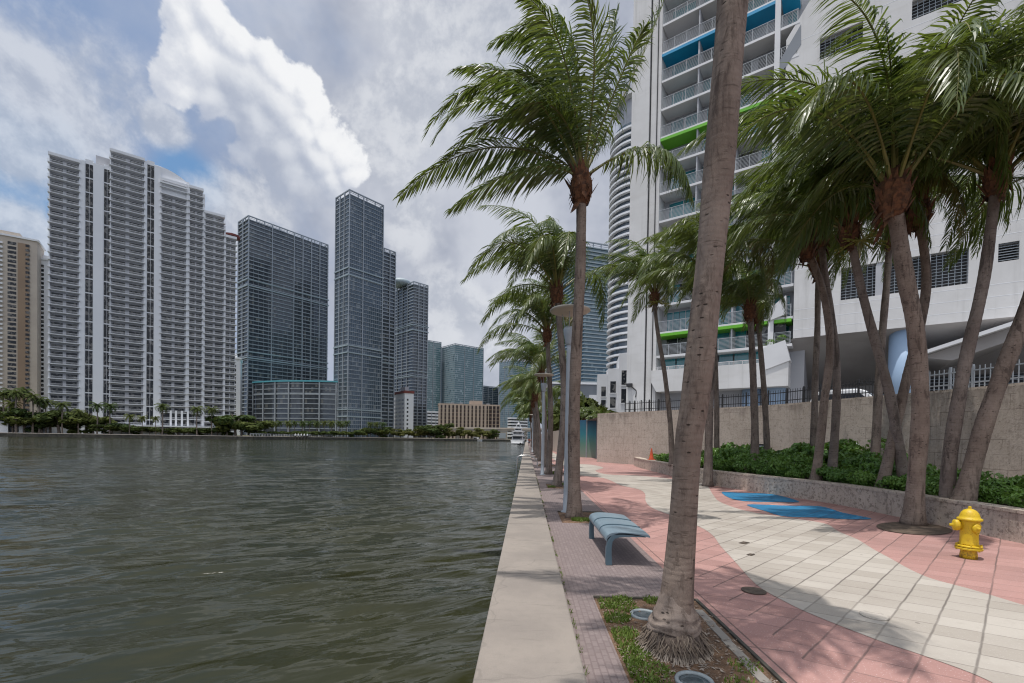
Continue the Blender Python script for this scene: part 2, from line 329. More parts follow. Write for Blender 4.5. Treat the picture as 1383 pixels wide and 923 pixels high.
def mk_glass(name, c1, c2, rough=.09, spec=.9, pw=1.6, ph=3.1, vary=.6, light=None):
    """curtain-wall glass: every pane its own tone (blinds, curtains, dark rooms) in a real pane grid"""
    m, nt, b = new_mat(name); co = obco(nt)
    sp = nd(nt, 'ShaderNodeSeparateXYZ'); nt.links.new(co, sp.inputs[0])
    cb = nd(nt, 'ShaderNodeCombineXYZ')
    nt.links.new(mth(nt, 'FLOOR', mth(nt, 'DIVIDE', mth(nt, 'ADD', sp.outputs[0], mth(nt, 'MULTIPLY', sp.outputs[1], 1.0)), pw)), cb.inputs[0])
    nt.links.new(mth(nt, 'FLOOR', mth(nt, 'DIVIDE', sp.outputs[2], ph)), cb.inputs[1])
    wn = nd(nt, 'ShaderNodeTexWhiteNoise'); nt.links.new(cb.outputs[0], wn.inputs['Vector'])
    big = ramp(nt, noise(nt, co, .03, 3), .35, .65)
    v = mth(nt, 'ADD', mth(nt, 'MULTIPLY', wn.outputs['Value'], vary), mth(nt, 'MULTIPLY', big, 1-vary))
    c = mixc(nt, v, c1, c2)
    if light: c = mixc(nt, mth(nt, 'GREATER_THAN', wn.outputs['Value'], .93), c, light)
    nt.links.new(c, b.inputs['Base Color']); b.inputs['Roughness'].default_value = rough; b.inputs['Specular IOR Level'].default_value = spec
mk_glass('slate_glass', (.03, .048, .066), (.085, .115, .145), light=(.17, .19, .2))
mk_glass('dusk_glass', (.03, .037, .047), (.085, .096, .11), light=(.17, .17, .16))
mk_glass('cyan_glass', (.05, .12, .14), (.10, .19, .21), light=(.28, .38, .4))
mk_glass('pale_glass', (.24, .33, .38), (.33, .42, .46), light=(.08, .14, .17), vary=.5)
mk_glass('ocean_glass', (.025, .085, .13), (.05, .14, .19), light=(.15, .24, .28))

def mk_water():
    m, nt, b = new_mat('water'); P = geoP(nt)
    c = mixc(nt, ramp(nt, noise(nt, P, .12, 4), .35, .65), (.027, .028, .012), (.021, .024, .014))
    nt.links.new(c, b.inputs['Base Color']); b.inputs['Roughness'].default_value = .1; b.inputs['IOR'].default_value = 1.33
    b.inputs['Specular IOR Level'].default_value = .5
    Q = scaled(nt, P, 1, 1, 1, rot=(0, 0, R(-27)))
    h = mth(nt, 'MULTIPLY', noise(nt, scaled(nt, Q, .5, 1.5, 1), 1.5, 2, .5, .4), 1.0)
    h = mth(nt, 'ADD', h, mth(nt, 'MULTIPLY', noise(nt, scaled(nt, Q, .7, 1.6, 1), 4.5, 2, .5), .22))
    h = mth(nt, 'ADD', h, mth(nt, 'MULTIPLY', noise(nt, scaled(nt, Q, .3, .8, 1), .55, 2, .5), 1.6))
    h = mth(nt, 'MULTIPLY', h, mth(nt, 'ADD', .45, mth(nt, 'MULTIPLY', ramp(nt, noise(nt, scaled(nt, P, .5, 1, 1), .09, 4, .6, .6), .38, .62), 1.15)))
    bump(nt, b, h, 1.0, .105)
mk_water()

# ------------------------------------------------------------------ mesh building
class MB:
    def __init__(self): self.v = []; self.f = []; self.m = []
    def add(self, vs, fs, mi=0):
        o = len(self.v); self.v += [tuple(map(float, p)) for p in vs]
        self.f += [tuple(i+o for i in f) for f in fs]; self.m += [mi]*len(fs); return self
    def box(self, x0, x1, y0, y1, z0, z1, mi=0):
        return self.add([(x0, y0, z0), (x1, y0, z0), (x1, y1, z0), (x0, y1, z0), (x0, y0, z1), (x1, y0, z1), (x1, y1, z1), (x0, y1, z1)],
                        [(0, 3, 2, 1), (4, 5, 6, 7), (0, 1, 5, 4), (1, 2, 6, 5), (2, 3, 7, 6), (3, 0, 4, 7)], mi)
    def prism(self, poly, z0, z1, mi=0):
        n = len(poly)
        a = sum(poly[i][0]*poly[(i+1) % n][1]-poly[(i+1) % n][0]*poly[i][1] for i in range(n))
        if a < 0: poly = poly[::-1]
        return self.add([(x, y, z0) for x, y in poly]+[(x, y, z1) for x, y in poly],
                        [tuple(range(n-1, -1, -1)), tuple(range(n, 2*n))]+[(i, (i+1) % n, n+(i+1) % n, n+i) for i in range(n)], mi)
    def vprism(self, poly, y0, y1, mi=0):
        """polygon in x,z extruded along y"""
        n = len(poly); a = sum(poly[i][0]*poly[(i+1) % n][1]-poly[(i+1) % n][0]*poly[i][1] for i in range(n))
        if a < 0: poly = poly[::-1]
        return self.add([(x, y0, z) for x, z in poly]+[(x, y1, z) for x, z in poly],
                        [tuple(range(n)), tuple(range(2*n-1, n-1, -1))]+[((i+1) % n, i, n+i, n+(i+1) % n) for i in range(n)], mi)
    def tube(self, pts, rad, n=8, mi=0, cap=True, rf=None):
        pts = [Vector(p) for p in pts]
        if isinstance(rad, (int, float)): rad = [rad]*len(pts)
        rings = []; ref = None
        for i, p in enumerate(pts):
            t = (pts[min(i+1, len(pts)-1)]-pts[max(i-1, 0)]).normalized()
            if ref is None: ref = Vector((1, 0, 0)) if abs(t.x) < .9 else Vector((0, 1, 0))
            a = (ref - t*ref.dot(t)).normalized(); ref = a; b = t.cross(a)
            rings.append([p+(a*math.cos(2*math.pi*k/n)+b*math.sin(2*math.pi*k/n))*rad[i]*(rf(i, k) if rf else 1) for k in range(n)])
        vs = [q for r in rings for q in r]; L = len(pts)
        fs = [(i*n+k, i*n+(k+1) % n, (i+1)*n+(k+1) % n, (i+1)*n+k) for i in range(L-1) for k in range(n)]
        if cap: fs += [tuple(range(n-1, -1, -1)), tuple(range((L-1)*n, L*n))]
        return self.add(vs, fs, mi)
    def lathe(self, prof, c=(0, 0, 0), n=20, mi=0, axis='z'):
        vs = []
        for r, h in prof:
            for k in range(n):
                a = 2*math.pi*k/n; x, y = r*math.cos(a), r*math.sin(a)
                p = (x, y, h) if axis == 'z' else ((h, x, y) if axis == 'x' else (y, h, x))
                vs.append((p[0]+c[0], p[1]+c[1], p[2]+c[2]))
        L = len(prof)
        fs = [(i*n+k, i*n+(k+1) % n, (i+1)*n+(k+1) % n, (i+1)*n+k) for i in range(L-1) for k in range(n)]
        fs += [tuple(range(n-1, -1, -1)), tuple(range((L-1)*n, L*n))]
        return self.add(vs, fs, mi)
    def mesh(self, name, mats, smooth=False):
        me = bpy.data.meshes.new(name); me.from_pydata(self.v, [], self.f)
        if isinstance(mats, str): mats = [mats]
        for m in mats: me.materials.append(MATS[m])
        if len(mats) > 1: me.polygons.foreach_set('material_index', self.m)
        if smooth: me.polygons.foreach_set('use_smooth', [True]*len(me.polygons))
        me.update(); return me
    def build(self, name, mats, parent=None, smooth=False, loc=None):
        o = bpy.data.objects.new(name, self.mesh(name, mats, smooth)); COL.objects.link(o)
        if parent: o.parent = parent
        if loc is not None: o.location = loc
        return o
def inst(name, me, parent=None, loc=(0, 0, 0), rz=0, sc=1):
    o = bpy.data.objects.new(name, me); COL.objects.link(o); o.location = loc; o.rotation_euler = (0, 0, rz)
    o.scale = (sc, sc, sc) if isinstance(sc, (int, float)) else sc
    if parent: o.parent = parent
    return o
def tag(o, label=None, cat=None, group=None, kind=None):
    if label: o['label'] = label
    if cat: o['category'] = cat
    if group: o['group'] = group
    if kind: o['kind'] = kind
    return o
def thing(name, label, cat, loc=(0, 0, 0), rz=0, group=None):
    o = bpy.data.objects.new(name, None); COL.objects.link(o); o.empty_display_size = .2
    o.location = loc; o.rotation_euler = (0, 0, rz); return tag(o, label, cat, group)
def struct(o): o['kind'] = 'structure'; return o
def bevel(o, w=.01, seg=2):
    m = o.modifiers.new('bevel', 'BEVEL'); m.width = w; m.segments = seg; m.limit_method = 'ANGLE'; m.angle_limit = R(35); return o
def repeats(root, name, mb, mats, offs, limit=100):
    """one part per offset, nearest (largest) first; beyond the limit the rest is one mass part"""
    mw = Matrix.Translation(root.location) @ Matrix.Rotation(root.rotation_euler.z, 4, 'Z')
    offs = sorted(offs, key=lambda o: (mw @ Vector(o[:3]) - Vector((0, 0, 20))).length)
    me = mb.mesh(name, mats)
    for o in offs[:limit]:
        p = inst(name, me, root, o[:3]); 
        if len(o) > 3: p.scale = o[3]
    if len(offs) > limit:
        r = MB()
        for o in offs[limit:]:
            s = o[3] if len(o) > 3 else (1, 1, 1)
            r.v += [(x*s[0]+o[0], y*s[1]+o[1], z*s[2]+o[2]) for x, y, z in mb.v]
            k = len(r.v)-len(mb.v); r.f += [tuple(i+k for i in f) for f in mb.f]; r.m += mb.m
        q = r.build(name, mats, root); q['kind'] = 'stuff'

# ------------------------------------------------------------------ light and sky
SUN_EL, SUN_AZ = R(79), (-.80, -.60)          # azimuth vector the light comes from
sv = Vector((SUN_AZ[0]*math.cos(SUN_EL), SUN_AZ[1]*math.cos(SUN_EL), math.sin(SUN_EL)))
sl = bpy.data.lights.new('sun', 'SUN'); sl.energy = 2.6; sl.angle = R(.5); sl.color = (1, .965, .92)
so = bpy.data.objects.new('sun', sl); COL.objects.link(so); so.rotation_euler = sv.to_track_quat('Z', 'Y').to_euler()

def mk_world():
    w = bpy.data.worlds.new('World'); S.world = w; w.use_nodes = True; nt = w.node_tree
    bg = nt.nodes['Background']; bg.inputs['Strength'].default_value = .1
    sky = nd(nt, 'ShaderNodeTexSky'); sky.sky_type = 'NISHITA'; sky.sun_disc = False
    sky.sun_elevation = SUN_EL; sky.sun_rotation = math.atan2(SUN_AZ[0], SUN_AZ[1]); sky.air_density = 1.3; sky.dust_density = 1.2
    D = nd(nt, 'ShaderNodeTexCoord').outputs['Generated']
    sp = nd(nt, 'ShaderNodeSeparateXYZ'); nt.links.new(D, sp.inputs[0]); Z = sp.outputs[2]
    den = mth(nt, 'ADD', mth(nt, 'MAXIMUM', Z, 0), .22)
    pl = nd(nt, 'ShaderNodeCombineXYZ'); nt.links.new(mth(nt, 'DIVIDE', sp.outputs[0], den), pl.inputs[0]); nt.links.new(mth(nt, 'DIVIDE', sp.outputs[1], den), pl.inputs[1])
    warp = nd(nt, 'ShaderNodeTexNoise'); warp.inputs['Scale'].default_value = 2.5; warp.inputs['Detail'].default_value = 5; nt.links.new(D, warp.inputs['Vector'])
    def vadd(a, b, k):
        n = nd(nt, 'ShaderNodeVectorMath'); n.operation = 'MULTIPLY_ADD'; nt.links.new(b, n.inputs[0]); n.inputs[1].default_value = (k, k, k); nt.links.new(a, n.inputs[2]); return n.outputs[0]
    D2 = vadd(D, warp.outputs['Color'], .10)
    def shifted(v, off):
        n = nd(nt, 'ShaderNodeVectorMath'); n.operation = 'ADD'; nt.links.new(v, n.inputs[0]); n.inputs[1].default_value = off; return n.outputs[0]
    def cauli(v, sc):
        n = nd(nt, 'ShaderNodeTexVoronoi'); n.feature = 'F1'; n.inputs['Scale'].default_value = sc; n.inputs['Detail'].default_value = 2; n.inputs['Roughness'].default_value = .55
        n.inputs['Lacunarity'].default_value = 2.2; n.normalize = True; nt.links.new(v, n.inputs['Vector']); return mth(nt, 'SUBTRACT', .42, n.outputs['Distance'])
    def billow(v): return mth(nt, 'ADD', mth(nt, 'MULTIPLY', cauli(v, 8), .6), mth(nt, 'MULTIPLY', mth(nt, 'SUBTRACT', noise(nt, v, 8, 6, .62, 0), .5), 2.8))
    fb = noise(nt, D2, 6.5, 5, .55, 0); fb2 = noise(nt, D2, 16, 5, .6, 0)
    bill = billow(D2); lit = mth(nt, 'SUBTRACT', bill, billow(shifted(D2, (.012, 0, .018))))
    def blob(px, py, r):
        d = ray(px, py); d = d/np.linalg.norm(d)
        n = nd(nt, 'ShaderNodeVectorMath'); n.operation = 'DISTANCE'; nt.links.new(D, n.inputs[0]); n.inputs[1].default_value = tuple(d)
        return mth(nt, 'SUBTRACT', 1, mth(nt, 'DIVIDE', n.outputs['Value'], r))
    def union(bs):
        o = bs[0]
        for b_ in bs[1:]: o = mth(nt, 'SMOOTH_MAX', o, b_, .15)
        return o
    smb = mth(nt, 'ADD', mth(nt, 'MULTIPLY', mth(nt, 'SUBTRACT', fb, .5), 2.3), mth(nt, 'MULTIPLY', mth(nt, 'SUBTRACT', fb2, .5), 1.1))
    nl = sky.outputs[0]
    blue = mixc(nt, .7, nl, (.7, 2.0, 4.0))
    # thin veil, greyer and denser towards the right
    vcol = mixc(nt, ramp(nt, noise(nt, D2, 2.6, 4), .35, .65), (1.75, 2.4, 3.85), (2.7, 3.15, 4.3))
    right = ramp(nt, mth(nt, 'ADD', blob(780, 300, .95), mth(nt, 'MULTIPLY', smb, .2)), .05, .6)
    gcol = mixc(nt, ramp(nt, noise(nt, D2, 3.4, 5, .6, 0), .34, .64), (2.75, 2.95, 3.55), (4.5, 4.65, 5.1))
    vcol = mixc(nt, right, vcol, gcol)
    hole = union([blob(22, 250, .15), blob(60, 268, .10), blob(252, 245, .07)])
    hole = ramp(nt, mth(nt, 'ADD', hole, mth(nt, 'MULTIPLY', smb, .55)), -.05, .5)
    veil = mth(nt, 'MULTIPLY', mth(nt, 'ADD', .78, mth(nt, 'MULTIPLY', right, .17)), mth(nt, 'SUBTRACT', 1, mth(nt, 'MULTIPLY', hole, .85)))
    col = mixc(nt, veil, blue, vcol)
    # soft white cloud banks
    bank = union([blob(25, 130, .16), blob(70, 170, .12), blob(20, 205, .06), blob(22, 320, .075), blob(330, 280, .11), blob(300, 300, .10), blob(540, 150, .12), blob(520, 190, .10), blob(700, 60, .14), blob(610, 420, .12), blob(690, 440, .12), blob(225, 175, .045), blob(580, 20, .14), blob(560, 300, .09)])
    bk = ramp(nt, mth(nt, 'ADD', bank, mth(nt, 'MULTIPLY', bill, .45)), .12, .62)
    col = mixc(nt, mth(nt, 'MULTIPLY', bk, .7), col, mixc(nt, ramp(nt, lit, -.3, .3), (3.6, 3.85, 4.4), (5.4, 5.55, 5.85)))
    # the towering cumulus: heaped lobes, each lit from the upper right
    LOBES = [(255, 35, .033), (300, 20, .045), (325, 45, .04), (250, 78, .027), (240, 106, .024), (285, 80, .045), (345, 65, .034), (372, 76, .034), (335, 110, .05), (388, 105, .034), (412, 122, .03), (285, 128, .032), (375, 145, .045), (422, 152, .03),
             (340, 168, .045), (400, 180, .045), (442, 182, .034), (470, 207, .032), (430, 215, .045), (478, 236, .026), (380, 215, .05), (395, 250, .05), (445, 245, .038), (330, 205, .035)]
    def heap(v):
        o = None
        for px, py, r_ in LOBES:
            d = ray(px, py); d = d/np.linalg.norm(d); n = nd(nt, 'ShaderNodeVectorMath'); n.operation = 'DISTANCE'; nt.links.new(v, n.inputs[0]); n.inputs[1].default_value = tuple(d)
            q = mth(nt, 'SUBTRACT', r_/.04, mth(nt, 'MULTIPLY', n.outputs['Value'], 25)); o = q if o is None else mth(nt, 'SMOOTH_MAX', o, q, .3)
        return o
    w2 = nd(nt, 'ShaderNodeTexNoise'); w2.inputs['Scale'].default_value = 11; w2.inputs['Detail'].default_value = 4; nt.links.new(D, w2.inputs['Vector'])
    Dh = shifted(vadd(D, w2.outputs['Color'], .07), (-.035, -.035, -.035))
    bD = billow(D2); e = mth(nt, 'ADD', heap(Dh), mth(nt, 'MULTIPLY', bD, .75))
    off_ = (.011, .004, .016); e2 = mth(nt, 'ADD', heap(shifted(Dh, off_)), mth(nt, 'MULTIPLY', billow(shifted(D2, off_)), .75))
    sh = mth(nt, 'SUBTRACT', e, e2)
    ca = ramp(nt, e, .0, .22)
    core = union([blob(322, 140, .07), blob(338, 185, .10), blob(360, 230, .12), blob(395, 262, .11), blob(440, 275, .07)])
    cs = ramp(nt, mth(nt, 'ADD', core, mth(nt, 'MULTIPLY', smb, .4)), .0, .8)
    fade = ramp(nt, mth(nt, 'ADD', union([blob(290, 215, .10), blob(330, 262, .11), blob(410, 300, .09)]), mth(nt, 'MULTIPLY', smb, .5)), .05, .8)
    ccol = mixc(nt, ramp(nt, sh, -.55, .55), (4.0, 4.3, 5.0), (6.75, 6.8, 6.9))
    ccol = mixc(nt, mth(nt, 'MULTIPLY', cs, .75), ccol, mixc(nt, ramp(nt, sh, -.6, .6), (2.75, 3.1, 3.9), (4.3, 4.6, 5.2)))
    col = mixc(nt, mth(nt, 'MULTIPLY', ca, mth(nt, 'SUBTRACT', .97, mth(nt, 'MULTIPLY', fade, .6))), col, ccol)
    # unseen sky behind the photographer: bright broken cloud added to light the far bank
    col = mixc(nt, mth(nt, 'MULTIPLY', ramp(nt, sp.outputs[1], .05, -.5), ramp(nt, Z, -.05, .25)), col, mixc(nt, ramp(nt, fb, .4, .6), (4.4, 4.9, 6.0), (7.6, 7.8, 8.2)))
    # bright glow added round the high sun, out of view, for soft overhead light
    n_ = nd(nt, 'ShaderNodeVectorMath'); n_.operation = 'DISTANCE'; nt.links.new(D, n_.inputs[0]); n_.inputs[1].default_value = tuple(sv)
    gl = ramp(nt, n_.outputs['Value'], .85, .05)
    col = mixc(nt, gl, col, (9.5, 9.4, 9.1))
    # below the horizon: dull ground tone
    col = mixc(nt, ramp(nt, Z, -.02, -.12), col, (1.2, 1.2, 1.1))
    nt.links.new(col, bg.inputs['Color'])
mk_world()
S.view_settings.view_transform = 'Standard'; S.view_settings.look = 'None'; S.view_settings.exposure = .45
S.cycles.pixel_filter_type = 'BLACKMAN_HARRIS'; S.cycles.filter_width = 1.15; S.view_settings.gamma = 1
try: S.view_settings.use_curve_mapping = False
except Exception: pass
S.cycles.max_bounces = 6; S.cycles.diffuse_bounces = 3; S.cycles.glossy_bounces = 3; S.cycles.transmission_bounces = 3
S.cycles.use_adaptive_sampling = True; S.cycles.use_denoising = True
S.cycles.caustics_reflective = False; S.cycles.caustics_refractive = False

# ------------------------------------------------------------------ setting: water, banks, paving
WZ = -1.0
def make_water():
    # grid that is finer near the seawall; a sum of travelling waves gives real crests
    ys = np.concatenate([np.linspace(-6, 12, 220), np.arange(12.1, 42, .15), 42+np.geomspace(.2, 670, 150)])
    xs = -.2-np.concatenate([np.linspace(0, 10, 140), np.arange(10.1, 36, .15), 36+np.geomspace(.2, 870, 110)])
    Xg, Yg = np.meshgrid(xs, ys); Z = np.zeros_like(Xg); rs = np.random.RandomState(3)
    dist = np.sqrt(Xg**2+Yg**2)+1
    for i in range(60):
        lam = 10**rs.uniform(math.log10(.38), math.log10(2.2)); k = 2*math.pi/lam
        th = R(-64)+rs.normal(0, .33); amp = .0046*lam**.9
        fade = np.clip((lam*55-dist)/(lam*30), 0, 1)
        ph = k*(Xg*math.cos(th)+Yg*math.sin(th))+rs.uniform(0, 6.28)+.9*np.sin(.21*Xg+.13*Yg+i)
        Z += amp*fade*(np.sin(ph)+.22*np.sin(2*ph+1.2))
    ny, nx = Xg.shape
    v = np.stack([Xg, Yg, Z+WZ], -1).reshape(-1, 3)
    idx = np.arange(ny*nx).reshape(ny, nx)
    f = np.stack([idx[:-1, 1:], idx[:-1, :-1], idx[1:, :-1], idx[1:, 1:]], -1).reshape(-1, 4)
    me = bpy.data.meshes.new('water'); me.from_pydata(v.tolist(), [], f.tolist()); me.materials.append(MATS['water'])
    me.polygons.foreach_set('use_smooth', [True]*len(me.polygons))
    o = bpy.data.objects.new('water', me); COL.objects.link(o); struct(o)
make_water()

def sheet(name, poly, z, m):
    b = MB(); n = len(poly); a = sum(poly[i][0]*poly[(i+1) % n][1]-poly[(i+1) % n][0]*poly[i][1] for i in range(n))
    if a < 0: poly = poly[::-1]
    b.add([(x, y, z) for x, y in poly], [tuple(range(n))]); return struct(b.build(name, m))
def smooth_poly(pts, k=4, closed=True):
    n = len(pts); out = []
    for i in range(n if closed else n-1):
        p0, p1, p2, p3 = [np.array(pts[(i+j) % n] if closed else pts[min(max(i+j, 0), n-1)], float) for j in (-1, 0, 1, 2)]
        for s in range(k):
            t = s/k; out.append(tuple(.5*((2*p1)+(-p0+p2)*t+(2*p0-5*p1+4*p2-p3)*t*t+(-p0+3*p1-3*p2+p3)*t**3)))
    if not closed: out.append(tuple(pts[-1]))
    return out
sheet('ground', [(1.5, -40), (400, -40), (900, 900), (0.0, 900), (0.0, 330), (1.5, 200)], -.06, 'road_concrete')
sheet('promenade_pavement', [(.42, -8), (16, -8), (16, 40), (6.5, 62), (5, 200), (.42, 200)], 0, 'pink_tile')
G = lambda x, y: tuple(ground(x, y)[:2])
up = [(779, 627), (799, 628), (815, 632), (804, 636), (820, 641), (865, 643), (906, 647), (950, 654), (962.5, 668), (972, 678), (1006, 690), (1056, 698.5), (1112, 707), (1132, 718), (1158, 729), (1179, 742), (1203, 755), (1230, 770), (1260, 782.6), (1310, 796), (1383, 818)]
lo = [(779, 642), (815, 646), (838, 655.5), (861.5, 661), (871, 667), (872, 677), (880, 686), (904, 695.5), (944, 711.6), (962.5, 723.5), (973, 737.6), (991, 757), (1021, 789.7), (1060, 813), (1102, 832.6), (1186, 865.5), (1244, 885), (1310, 909), (1345, 925)]
upg = smooth_poly([G(*p) for p in up], 4, False); log = smooth_poly([G(*p) for p in lo], 4, False)
far = [(3.1, 60), (2.6, 80)]; farl = [(1.9, 80), (2.0, 60)]
sheet('white_paving_band', upg + [(7.2, 2.6), (8.2, -2), (5, -2), (3.9, 2.0)] + log[::-1] + farl[::-1] + far[::-1], .004, 'white_tile')
sheet('blue_paving_patch', smooth_poly([G(*p) for p in [(974.5, 665), (999.5, 666), (1043, 668), (1079.6, 678), (1051, 678.6), (995, 676)]], 4), .008, 'blue_tile')
sheet('blue_paving_patch', smooth_poly([G(*p) for p in [(1009, 682), (1060, 683.4), (1108, 684.5), (1138, 693), (1177, 701), (1147, 702), (1103.5, 699.6), (1060, 698), (1034, 691)]], 4), .008, 'blue_tile')

PALM_Y = [3.62, 9.5, 15.6, 21.5, 27.4, 33.2, 39, 45, 51, 57.5, 64, 72, 82, 94]
# paver strip with real holes at the planting pits
def paver_strip():
    b = MB(); y = -8.0; x0, x1 = .42, 1.77
    pits = [(1.2, 4.72)] + [(Y-.62, Y+.75) for Y in PALM_Y[1:]]
    for a, c in pits:
        b.add([(x0, y, .012), (x1, y, .012), (x1, a, .012), (x0, a, .012)], [(0, 1, 2, 3)])
        b.add([(x0, a, .012), (.72, a, .012), (.72, c, .012), (x0, c, .012)], [(0, 1, 2, 3)])
        y = c
    b.add([(x0, y, .012), (x1, y, .012), (x1, 200, .012), (x0, 200, .012)], [(0, 1, 2, 3)])
    struct(b.build('paver_strip', 'purple_pavers'))
    soil = MB(); kerb = MB(); rs = random.Random(2)
    for a, c in pits:
        nx, ny = 14, int(max(10, (c-a)*12)); big = c-a > 2
        vs = [(.72+(1.05)*i/nx, a+(c-a)*j/ny, .006 + (0 if i in (0, nx) or j in (0, ny) else rs.uniform(0, .018)+.012)) for j in range(ny+1) for i in range(nx+1)]
        soil.add(vs, [(j*(nx+1)+i, j*(nx+1)+i+1, (j+1)*(nx+1)+i+1, (j+1)*(nx+1)+i) for j in range(ny) for i in range(nx)])
        for (xa, xb, ya, yb) in ((1.755, 1.785, a, c), (.72, 1.755, c-.015, c+.015)):
            kerb.box(xa, xb, ya, yb, -.02, .028)
    struct(soil.build('planting_soil', 'pit_soil', smooth=True)); struct(kerb.build('pit_kerb', 'bulkhead'))
paver_strip()
b = MB(); rs = random.Random(6)
for k in range(5): y = 2.75+k*.33; b.box(1.585+.012*k, 1.66+.012*k, y, y+.325, .0, .034+rs.uniform(0, .006))
struct(b.build('concrete_strip', 'bridge_concrete'))

# the seawall: coping slab over a stained face
sw = thing('seawall', 'long pale concrete seawall with a broad flat coping beside the water', 'seawall', (0, 0, 0))
b = MB(); y = -8
rs = random.Random(1)
ycuts = [-8]+[-.9+3.05*i for i in range(0, 67)]
for a, c in zip(ycuts, ycuts[1:]):
    b.box(-.318, .415, a, c-.012, -.12, .10)
bevel(b.build('coping', 'coping_concrete', sw), .018, 3)
MB().box(-.26, .40, -8, 200, -3, -.12).build('wall_face', 'seawall_face', sw)
# fillet of dirt and weeds along the inner foot of the coping
# far bank
bank = [(-560, 150), (-230, 172), (-205, 177), (-150, 195), (-126, 206), (-100, 265), (-52, 287), (-16, 326), (0.0, 330)]
sheet('far_bank_ground', bank + [(0, 1800), (-2600, 1800), (-2600, 150)], .35, 'bank_soil')
bw = thing('bulkhead', 'low dark bulkhead along the far bank of the river', 'bulkhead', (0, 0, 0))
b = MB(); c_ = MB()
for (xa, ya), (xb, yb) in zip(bank, bank[1:]):
    d = Vector((xb-xa, yb-ya)).normalized(); n = Vector((d.y, -d.x))*.6
    b.prism([(xa+n.x, ya+n.y), (xb+n.x, yb+n.y), (xb, yb), (xa, ya)], -3, .36)
    c_.prism([(xa+n.x*1.3, ya+n.y*1.3), (xb+n.x*1.3, yb+n.y*1.3), (xb-n.x, yb-n.y), (xa-n.x, ya-n.y)], .36, .62)
b.build('bulkhead_wall', 'bulkhead', bw); c_.build('bulkhead_cap', 'beige_wall', bw)

# ------------------------------------------------------------------ coconut palms
WIND = np.array([-1.0, .12, 0.0])
def nrm(v): return v/(np.linalg.norm(v)+1e-9)
def frond_mesh(p0, p1, p2, seed, nl=104, ll=.92, hw=.017, young=False, old=False, droop=.8, wind=.4, rw=.021, seg=3):
    rs = np.random.RandomState(seed)
    p0, p1, p2 = (np.array(p, float) for p in (p0, p1, p2)); p1 = 2*p1-.5*(p0+p2)     # p1 given as the point ON the curve at its middle
    bez = lambda t: (1-t)**2*p0+2*t*(1-t)*p1+t*t*p2
    tan = lambda t: nrm(2*(1-t)*(p1-p0)+2*t*(p2-p1))
    b = MB()
    ts = np.linspace(0, 1, 15)
    b.tube([bez(t) for t in ts], [rw*(1.5 if t < .1 else 1)*(1-t)**.8+.003 for t in ts], 5, 1, cap=False)
    S0 = np.cross(tan(.05), [0, 0, 1.]); hz = p2-p0; hz[2] = 0
    if np.linalg.norm(S0) < .25: S0 = np.cross(tan(.05), nrm(hz+np.array([.01, 0, .2])))
    S_ = nrm(S0); tw = rs.normal(0, .3)
    V = []; Fc = []
    for i in range(nl):
        t = .13+.865*(i/(nl-1))**.92
        T = tan(t); S_ = nrm(S_-T*S_.dot(T)); N = np.cross(S_, T)
        if N[2] < 0 and abs(T[2]) < .8: N = N*1
        St = S_*math.cos(tw)+N*math.sin(tw); Nt = np.cross(St, T)
        u = (t-.13)/.87
        L0 = ll*(min(1, .35+u*3.2))*(1-.72*max(0, (u-.45)/.55)**1.3)
        a = R(72-38*u)
        for sd in (-1, 1):
            if rs.rand() < .05: continue
            L = L0*rs.uniform(.82, 1.12)
            d = nrm(T*math.cos(a)+sd*St*math.sin(a)*.85+Nt*.10+rs.normal(0, .11, 3)+np.array([0, 0, -.35])*droop+WIND*wind*.3)
            g = np.array([0, 0, -1.0])*droop*rs.uniform(.7, 1.3)+WIND*wind*rs.uniform(.6, 1.4)
            q = bez(t)+sd*St*.008; q1 = q+d*L*.28
            d1 = nrm(d+g*.6); q2 = q1+d1*L*.34; d2 = nrm(d1+g*.85); q3 = q2+d2*L*.36
            w = nrm(T-d*T.dot(d)); w = nrm(w+Nt*rs.normal(.25, .35)); h = hw*(.75+.35*(1-u))
            k = len(V); V += [q-w*h*.55, q+w*h*.55, q1-w*h, q1+w*h, q2-w*h*.8, q2+w*h*.8, q3]
            Fc += [(k, k+1, k+3, k+2), (k+2, k+3, k+5, k+4), (k+4, k+5, k+6)]
    b.add(V, Fc, 0)
    return b.mesh('frond', ['palm_leaf_young' if young else ('palm_leaf_old' if old else 'palm_leaf'), 'rachis'])
def crown_specs(seed, n=22, L=3.7, wind=.42):
    rs = np.random.RandomState(seed); out = []
    for i in range(n):
        f = i/(n-1); az = R(i*137.5+seed*40)+rs.normal(0, .15); e = R(84-58*f**1.15)+rs.normal(0, .12); l = L*rs.uniform(.85, 1.1)*(.8 if f < .12 else 1)
        h = np.array([math.cos(az), math.sin(az), 0]); d = h*math.cos(e)+np.array([0, 0, math.sin(e)])
        p0 = d*.12; p1 = p0+d*l*.5+WIND*l*.10*wind*2
        back = max(0, h[0])
        d2 = nrm(h*(.62+.3*f)*(1-.3*back)+WIND*wind*1.15+np.array([0, 0, .22-1.45*f+.2*back+rs.normal(0, .2)]))
        out.append((p0, p1, p1+d2*l*.5, f))
    return out
def crown_meshes(specs, seed, nl=100, ll=.9, hw=.017, **k):
    return [frond_mesh(s[0], s[1], s[2], seed*100+i, nl=nl, ll=ll*(.75 if s[3] < .1 else 1), hw=hw, young=s[3] < .06, old=(s[3] > .97 and seed == 2), droop=.55+.5*s[3], **k) for i, s in enumerate(specs)]
CROWNS = [crown_meshes(crown_specs(s, 21, 3.75), s, nl=78) for s in (1, 2, 3, 6)]
CROWNS_LO = [crown_meshes(crown_specs(s, 20, 3.5), s, nl=40, hw=.04) for s in (4, 5)]
